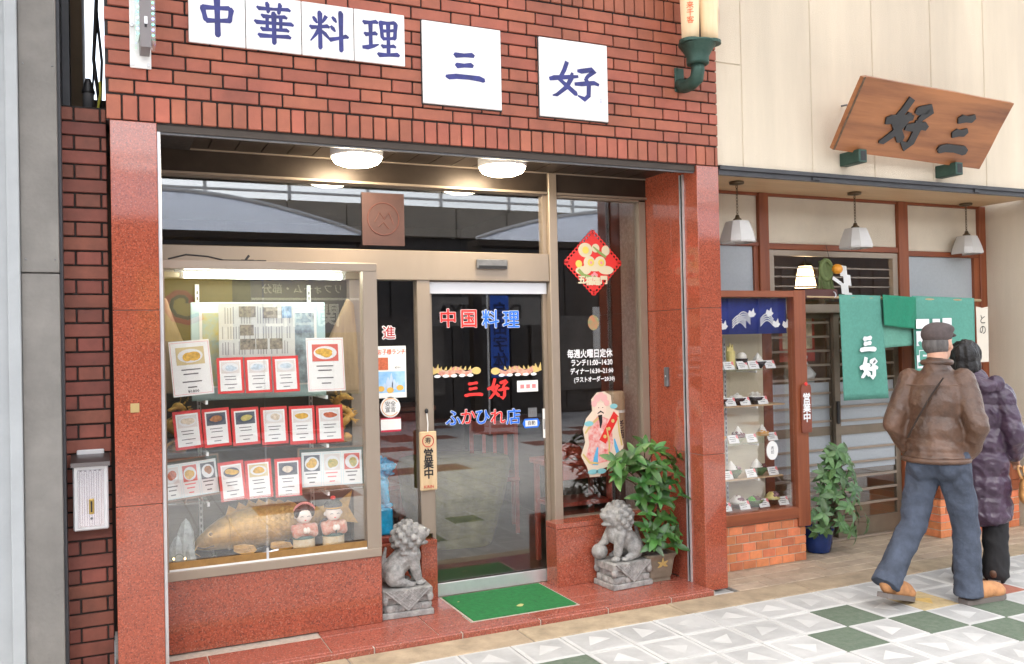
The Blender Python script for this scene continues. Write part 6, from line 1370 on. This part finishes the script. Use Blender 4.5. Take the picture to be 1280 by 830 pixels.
F.cap(m, (.085, 0, 1.50), .056, (.06, 0, 1.40), .060); F.cap(m, (.03, .04, 1.25), .085, (.0, .04, .96), .085); F.cap(m, (.03, -.04, 1.25), .085, (.0, -.04, .96), .085); F.cap(m, (.06, 0, 1.40), .06, (.03, 0, 1.28), .085)
for s_ in (-1, 1): F.cap(m, (.05, s_*.06, 1.31), .05, (.05, s_*.135, 1.32), .045); F.cap(m, (.05, s_*.135, 1.32), .045, (-.02, s_*.225, 1.06), .036); F.cap(m, (-.02, s_*.225, 1.06), .034, (.07, s_*.165, .90), .028)
for q in (JR, JL): G_.cap(m, (0, q[0][1]*.6, .95), .07, q[0], .07); G_.cap(m, q[0], .07, q[1], .045); G_.cap(m, q[1], .045, q[2], .034)
remesh(m, 'body', SKIN, man, .010, 3); eyes(F, P, T, man)
m = MB()                                            # jacket
F.ell(m, (.030, 0, 1.20), (.135, .178, .21)); F.ell(m, (.05, 0, 1.32), (.105, .170, .095)); F.ell(m, (.01, 0, 1.02), (.138, .172, .17)); F.ell(m, (-.005, 0, .935), (.146, .178, .085)); F.ell(m, (-.02, 0, .885), (.152, .182, .05))
for s_ in (-1, 1):
    F.cap(m, (.045, s_*.145, 1.335), .076, (-.035, s_*.232, 1.07), .066); F.cap(m, (-.035, s_*.232, 1.07), .064, (.06, s_*.172, .915), .054)
F.cap(m, (.055, 0, 1.38), .100, (.075, 0, 1.43), .072)
remesh(m, 'jacket', LEATHER, man, .009, 3, deco=folds(.007, 10, 9))
m = MB(); ring = [F.p(-.02+.150*math.cos(t), .180*math.sin(t), .868) for t in [k*6.2832/28 for k in range(29)]]; m.tube(ring, .017, 8, False); m.build('hem_band', LEATHER, man, smooth=True)
m = MB(); m.tube([F.p(-.085, .14, 1.315), F.p(-.105, .07, 1.312), F.p(-.112, 0, 1.314), F.p(-.105, -.07, 1.312), F.p(-.085, -.14, 1.315)], .0045, 6); m.build('yoke_seam', LEATHER, man)
m = MB(); m.tube([F.p(-.105, -.07, 1.36), F.p(-.118, .0, 1.25), F.p(-.132, .07, 1.12), F.p(-.135, .13, 1.0)], .011, 6, True, .5); m.build('strap', mat('dark_strap', (.03, .02, .016), .6), man)
m = MB(); ring = [F.p(.076+.076*math.cos(t), .076*math.sin(t), 1.445) for t in [k*6.2832/24 for k in range(25)]]; m.tube(ring, .019, 8, False); m.build('collar', LEATHER, man, smooth=True)
m = MB()                                            # jeans
F.ell(m, (-.01, 0, .87), (.128, .160, .12)); F.ell(m, (-.045, .07, .84), (.10, .09, .11)); F.ell(m, (-.045, -.07, .84), (.10, .09, .11))
for q in (JR, JL):
    a, b, c = [Vector(t) for t in q]; d = (c-b).normalized()
    G_.cap(m, q[0], .102, q[1], .078); G_.cap(m, q[1], .078, tuple(c-d*.07), .074); m.tube([G_.p(*(c-d*.12)), G_.p(*(c-d*.05)), G_.p(*(c+d*.035))], [.074, .077, .084], 16)
remesh(m, 'trousers', DENIM, man, .009, 2, deco=folds(.009, 11, 9))
def shoe(F, parent, f, l, z, pitch, turn=0, mats=(TANSH, SOLE), k=1.0):
    M_ = Matrix.Translation(F.p(f, l, z)) @ F.rot.to_4x4() @ Matrix.Rotation(R(turn), 4, 'Z') @ Matrix.Rotation(R(pitch), 4, 'Y') @ Matrix.Scale(k, 4)
    m = MB().ell((.06, 0, .055), (.15, .050, .048), 16, 10).ell((-.04, 0, .075), (.062, .043, .055), 14, 10).ell((.14, 0, .042), (.075, .052, .036), 14, 10); xf(m, M_)
    s_ = remesh(m, 'shoe', mats[0], parent, .009, 2)
    m = MB().prism([(-.092, -.03), (-.07, -.042), (.06, -.043), (.15, -.050), (.195, -.033), (.205, 0), (.195, .033), (.15, .050), (.06, .043), (-.07, .042), (-.092, .03)], (0, 0, 0), (1, 0, 0), (0, 1, 0), (0, 0, .026)); xf(m, M_).build('sole', mats[1], s_)
shoe(G_, man, .150, -.118, .002, 0, -12, k=1.12); shoe(G_, man, -.345, .12, .058, 14, 4, k=1.12)
m = MB(); F.ell(m, P(-.012, 0, .062), (.104, .088, .075), T); F.ell(m, P(.01, 0, .090), (.100, .090, .045), T); F.ell(m, P(.095, 0, .055), (.055, .070, .014), T @ Matrix.Rotation(R(12), 3, 'Y')); remesh(m, 'cap', CAPM, man, .008, 3)
m = MB(); F.ell(m, P(-.022, 0, .0), (.088, .080, .075), T); remesh(m, 'hair', GREYH, man, .008, 2)
# second person
COAT = mat('purple_quilted_nylon', (.060, .036, .062), .34, noise=(8, .3), bump=(30, .6)); BLKT = mat('black_trousers', (.012, .012, .014), .85, bump=(30, .3)); HAIRK = mat('black_hair', (.010, .009, .009), .45, bump=(90, .6)); BAGM = mat('tan_bag_leather', (.52, .26, .09), .5, noise=(14, .2)); BRSH = mat('brown_shoe', (.10, .05, .03), .5)
wo = thing('person', (5.06, -.64, 0), 'walking person with black hair in a long purple quilted coat carrying a tan bag', 'person', 'walking couple')
F = Fig(5.06, -.64, 64)
WR = ((.0, -.075, .80), (.03, -.078, .45), (-.0, -.078, .085)); WL = ((0, .075, .80), (-.03, .075, .45), (-.12, .075, .10))
m = MB(); P, T = head(F, m, .03, .075, 1.445, 12, .95)
F.cap(m, (.02, .05, 1.37), .046, (.01, .02, 1.26), .050); F.cap(m, (0, .03, 1.13), .075, (0, .03, .85), .085); F.cap(m, (0, -.03, 1.13), .075, (0, -.03, .85), .085); F.cap(m, (.01, .02, 1.26), .05, (0, 0, 1.13), .08)
for s_ in (-1, 1): F.cap(m, (.0, s_*.05, 1.18), .05, (.0, s_*.12, 1.20), .04); F.cap(m, (.0, s_*.12, 1.20), .04, (-.03, s_*.20, .95), .034); F.cap(m, (-.03, s_*.20, .95), .032, (.10, s_*.185, .80), .028)
for q in (WR, WL): F.cap(m, (0, 0, .85), .07, q[0], .07); F.cap(m, q[0], .065, q[1], .042); F.cap(m, q[1], .042, q[2], .032)
for k in range(4): F.cap(m, (.105, -.200+.011*k, .79), .011, (.140+.006*k, -.205+.012*k, .745), .009); F.cap(m, (.140+.006*k, -.205+.012*k, .745), .009, (.120, -.215+.012*k, .722), .008)
F.cap(m, (.10, -.17, .79), .011, (.145, -.160, .765), .009)
remesh(m, 'body', SKIN, wo, .0075, 2); eyes(F, P, T, wo, .95)
m = MB()                                            # quilted coat
for z, a, b, h in ((1.20, .125, .165, .11), (1.08, .140, .175, .14), (.92, .140, .172, .16), (.76, .148, .178, .16), (.62, .155, .185, .16), (.50, .160, .190, .13), (.44, .162, .192, .085)): F.ell(m, (-.005, 0, z), (a, b, h))
for s_ in (-1, 1):
    F.cap(m, (.0, s_*.135, 1.215), .078, (-.03, s_*.212, .95), .066); F.cap(m, (-.03, s_*.212, .95), .064, (.075, s_*.192, .83), .052)
F.ell(m, (-.105, -.02, 1.275), (.055, .115, .060)); F.ell(m, (-.05, -.115, 1.285), (.055, .055, .055)); F.cap(m, (.0, 0, 1.28), .080, (.01, .01, 1.32), .070)
remesh(m, 'coat', COAT, wo, .008, 2, deco=folds(.010, 13, 11, .005, .105))
m = MB()
for q in (WR, WL): F.cap(m, q[0], .09, q[1], .078); F.cap(m, q[1], .076, q[2], .080); F.cap(m, q[2], .080, (q[2][0], q[2][1], q[2][2]-.02), .082)
remesh(m, 'trousers', BLKT, wo, .010, 2, deco=folds(.008, 10, 8))
shoe(F, wo, .0, -.078, .002, 0, 0, (BRSH, SOLE), .88); shoe(F, wo, -.12, .075, .008, 4, 0, (BRSH, SOLE), .88)
m = MB(); F.ell(m, P(-.020, 0, .030), (.110, .095, .105), T); F.ell(m, P(-.035, 0, -.040), (.088, .092, .095), T); F.ell(m, P(-.03, .03, -.085), (.075, .06, .06), T); F.ell(m, P(.045, 0, .095), (.06, .075, .030), T); remesh(m, 'hair', HAIRK, wo, .007, 2, deco=folds(.010, 26, 5))
bag = thing('hand_bag', F.p(.07, -.25, .5), 'tan leather hand bag hanging at the side of the purple coat', 'bag')
m = MB(); F.ell(m, (.07, -.262, .61), (.13, .046, .10)); F.ell(m, (.07, -.262, .575), (.14, .050, .07)); remesh(m, 'body', BAGM, bag, .009, 2)
m = MB(); [m.tube([F.p(.07+.09*math.cos(t), -.262+.015*s_+.035*math.sin(t), .68+.07*math.sin(t)) for t in [k*math.pi/10 for k in range(11)]], .008, 7) for s_ in (-1, 1)]; m.build('handle', BAGM, bag, smooth=True)

# ================================================================== the other side of the street (seen in the glass)
op = thing('opposite_building', (4, -9.8, 0), 'dark shop row with beige parapet across the street, mirrored in the windows', 'building')
DKP = mat('dark_shop_panel', (.055, .050, .048), .7, noise=(2, .4)); BGP = mat('beige_parapet', (.36, .31, .25), .8, noise=(3, .1)); AWN = mat('pale_blue_canopy', (.56, .62, .72), .5, noise=(2, .06))
_n, _l = AWN.node_tree.nodes, AWN.node_tree.links; _t = _n.new('ShaderNodeBsdfTranslucent'); _t.inputs[0].default_value = (.72, .80, .95, 1); _a = _n.new('ShaderNodeMixShader'); _a.inputs[0].default_value = .88
_l.new(_n['Principled BSDF'].outputs[0], _a.inputs[1]); _l.new(_t.outputs[0], _a.inputs[2]); _l.new(_a.outputs[0], _n['Material Output'].inputs['Surface'])
box('wall', DKP, op, -16, 26, -13.4, -12.1, 0, 3.9)
for k in range(30): box('parapet_panel', BGP, op, -10+1.2*k, -10+1.2*k+1.18, -12.12, -11.9, 3.9, 4.55, .01)
MB().tube([(-10, -11.9, 4.95), (22, -11.9, 4.95)], .04, 6).tube([(-10, -11.9, 4.70), (22, -11.9, 4.70)], .03, 6).build('railing', WHITE, op)
for k in range(20): box('railing_post', WHITE, op, -8+1.6*k, -7.93+1.6*k, -11.92, -11.86, 4.55, 4.97)
for k in range(60):
    if k % 3: box('shop_panel', DKP, op, -8+.46*k, -7.58+.46*k, -12.1, -12.05+.02*(k % 2), .1, 3.4)
SHW = mat('shop_window_dim', (.10, .09, .085), .25, noise=(3, .5))
for x in (-3.5, 1.2, 4.6, 8.6, 11): box('shop_window', SHW, op, x, x+1.9, -12.05, -12.0, .5, 2.2)
for cx, hw in ((.6, 3.35), (9.4, 3.35), (-8.2, 3.35)):
    c = thing('arched_canopy', (cx, -9.0, 3.4), 'pale blue arched street canopy across the street, %s' % {.6: 'opposite the display window', 9.4: 'opposite the tea shop', -8.2: 'left of the others'}[cx], 'canopy', 'arched canopies across the street')
    n_ = 18; P = [(cx-hw+2*hw*i/n_, 3.52+.62*math.sin(math.pi*i/n_)**.9) for i in range(n_+1)]
    q = MB(); q.add([(x, y, z) for y in (-9.03, -9.0) for x, z in P]+[(x, y, 3.515) for y in (-9.03, -9.0) for x, z in P], [(n_+1+i, n_+2+i, 3*(n_+1)+1+i, 3*(n_+1)+i) for i in range(n_)])
    o = q.build('sheet', AWN, c, fix=False)
    fr_ = MB().tube([(x, -9.0, z+.02) for x, z in P], .035, 6); fr_.build('arch_rib', WHITE, c)
    MB().box(cx-hw, cx+hw, -9.45, -8.95, 3.40, 3.51).build('beam', ALUD, c)
    for s_ in (-1, 1): MB().box(cx+s_*hw-.09, cx+s_*hw+.09, -9.2, -9.0, 0, 3.39).build('post', ALUD, c)
SU, SV = (-1, 0, 0), (0, 0, 1)
t_ = thing('blue_shop_sign', (2.9, -9.7, 1.8), 'blue shop sign with white characters across the street', 'sign'); box('board', mat('sign_blue', (.02, .05, .22), .4), t_, 2.05, 3.9, -9.78, -9.70, 1.85, 2.75)
text('lettering', '関西住', WHITEV, t_, (2.9, -9.69, 2.12), .42, SU, SV, bold=.02); text('small_lettering', 'リフォーム・部分', WHITEV, t_, (2.9, -9.69, 2.58), .17, SU, SV)
MB().box(2.05, 3.9, -9.695, -9.69, 2.40, 2.44).build('rule', WHITEV, t_)
t_ = thing('yellow_shop_sign', (1.0, -9.7, 1.9), 'yellow shop sign with a red and black swirl across the street', 'sign'); box('board', mat('sign_yellow', (.62, .42, .04), .5), t_, .3, 1.75, -9.78, -9.70, 1.75, 2.85)
MB().tube([(1.0+(.10+.035*k)*math.cos(k*.7), -9.69, 2.35+(.10+.03*k)*math.sin(k*.7)) for k in range(9)], .05, 6).build('swirl', REDP, t_); MB().tube([(1.0+(.05+.03*k)*math.cos(k*.7), -9.67, 2.35+(.05+.028*k)*math.sin(k*.7)) for k in range(9)], .03, 6).build('swirl_core', BLACK, t_)
t_ = thing('blue_banner', (6.2, -8.5, 1.0), 'tall blue banner with dark characters across the street', 'banner'); box('cloth', mat('banner_blue', (.03, .12, .60), .7), t_, 6.05, 6.40, -8.42, -8.40, 1.0, 2.45); text('lettering', '自\n由\n字\n体', mat('banner_ink', (.01, .02, .12), .7), t_, (6.22, -8.39, 1.72), .30, SU, SV, bold=.02)
MB().tube([(6.0, -8.42, 0), (6.0, -8.42, 2.6)], .02, 6).build('pole', SILV, t_)
t_ = thing('wall_letters', (6.4, -9.8, 2.1), 'big dark metal letters on a pale fascia across the street', 'sign'); box('fascia', mat('fascia_grey', (.20, .19, .18), .6), t_, 5.2, 7.7, -9.82, -9.74, 1.95, 2.5); text('lettering', 'DAICHIYA', BLACK, t_, (6.42, -9.73, 2.2), .38, SU, SV, bold=.02)
t_ = thing('tomato_sign', (9.6, -9.7, 1.4), 'white sign with a red tomato emblem and writing across the street', 'sign'); box('board', PAPER, t_, 8.9, 10.3, -9.80, -9.74, 1.2, 2.3); MB().ell((9.5, -9.74, 1.85), (.38, .03, .32), 18, 10).build('emblem', REDP, t_, smooth=True); text('lettering', 'わせだ', REDP, t_, (9.6, -9.73, 1.36), .24, SU, SV, bold=.03)
# the covered walk on this side: translucent sheets on slim steel
ar = thing('arcade_roof', (3, -3, 4.4), 'translucent arcade roof over the pavement, mirrored in the polished stone', 'roof')
RSH = mat('roof_sheet', (.55, .56, .57), .5, noise=(1.5, .06))
_n, _l = RSH.node_tree.nodes, RSH.node_tree.links; _t = _n.new('ShaderNodeBsdfTranslucent'); _t.inputs[0].default_value = (.74, .76, .78, 1); _a = _n.new('ShaderNodeMixShader'); _a.inputs[0].default_value = .62
_l.new(_n['Principled BSDF'].outputs[0], _a.inputs[1]); _l.new(_t.outputs[0], _a.inputs[2]); _l.new(_a.outputs[0], _n['Material Output'].inputs['Surface'])
for k in range(13):
    x = -7+1.6*k
    MB().add([(x+.03, -5.6, 4.42), (x+1.57, -5.6, 4.42), (x+1.57, -.02, 4.62), (x+.03, -.02, 4.62)], [(0, 1, 2, 3)]).build('roof_sheet', RSH, ar, fix=False)
    MB().box(x-.03, x+.03, -5.6, -.02, 4.30, 4.40).build('rafter', ALUD, ar)
MB().box(-7, 13.8, -5.68, -5.6, 4.28, 4.50).build('edge_beam', ALUD, ar)
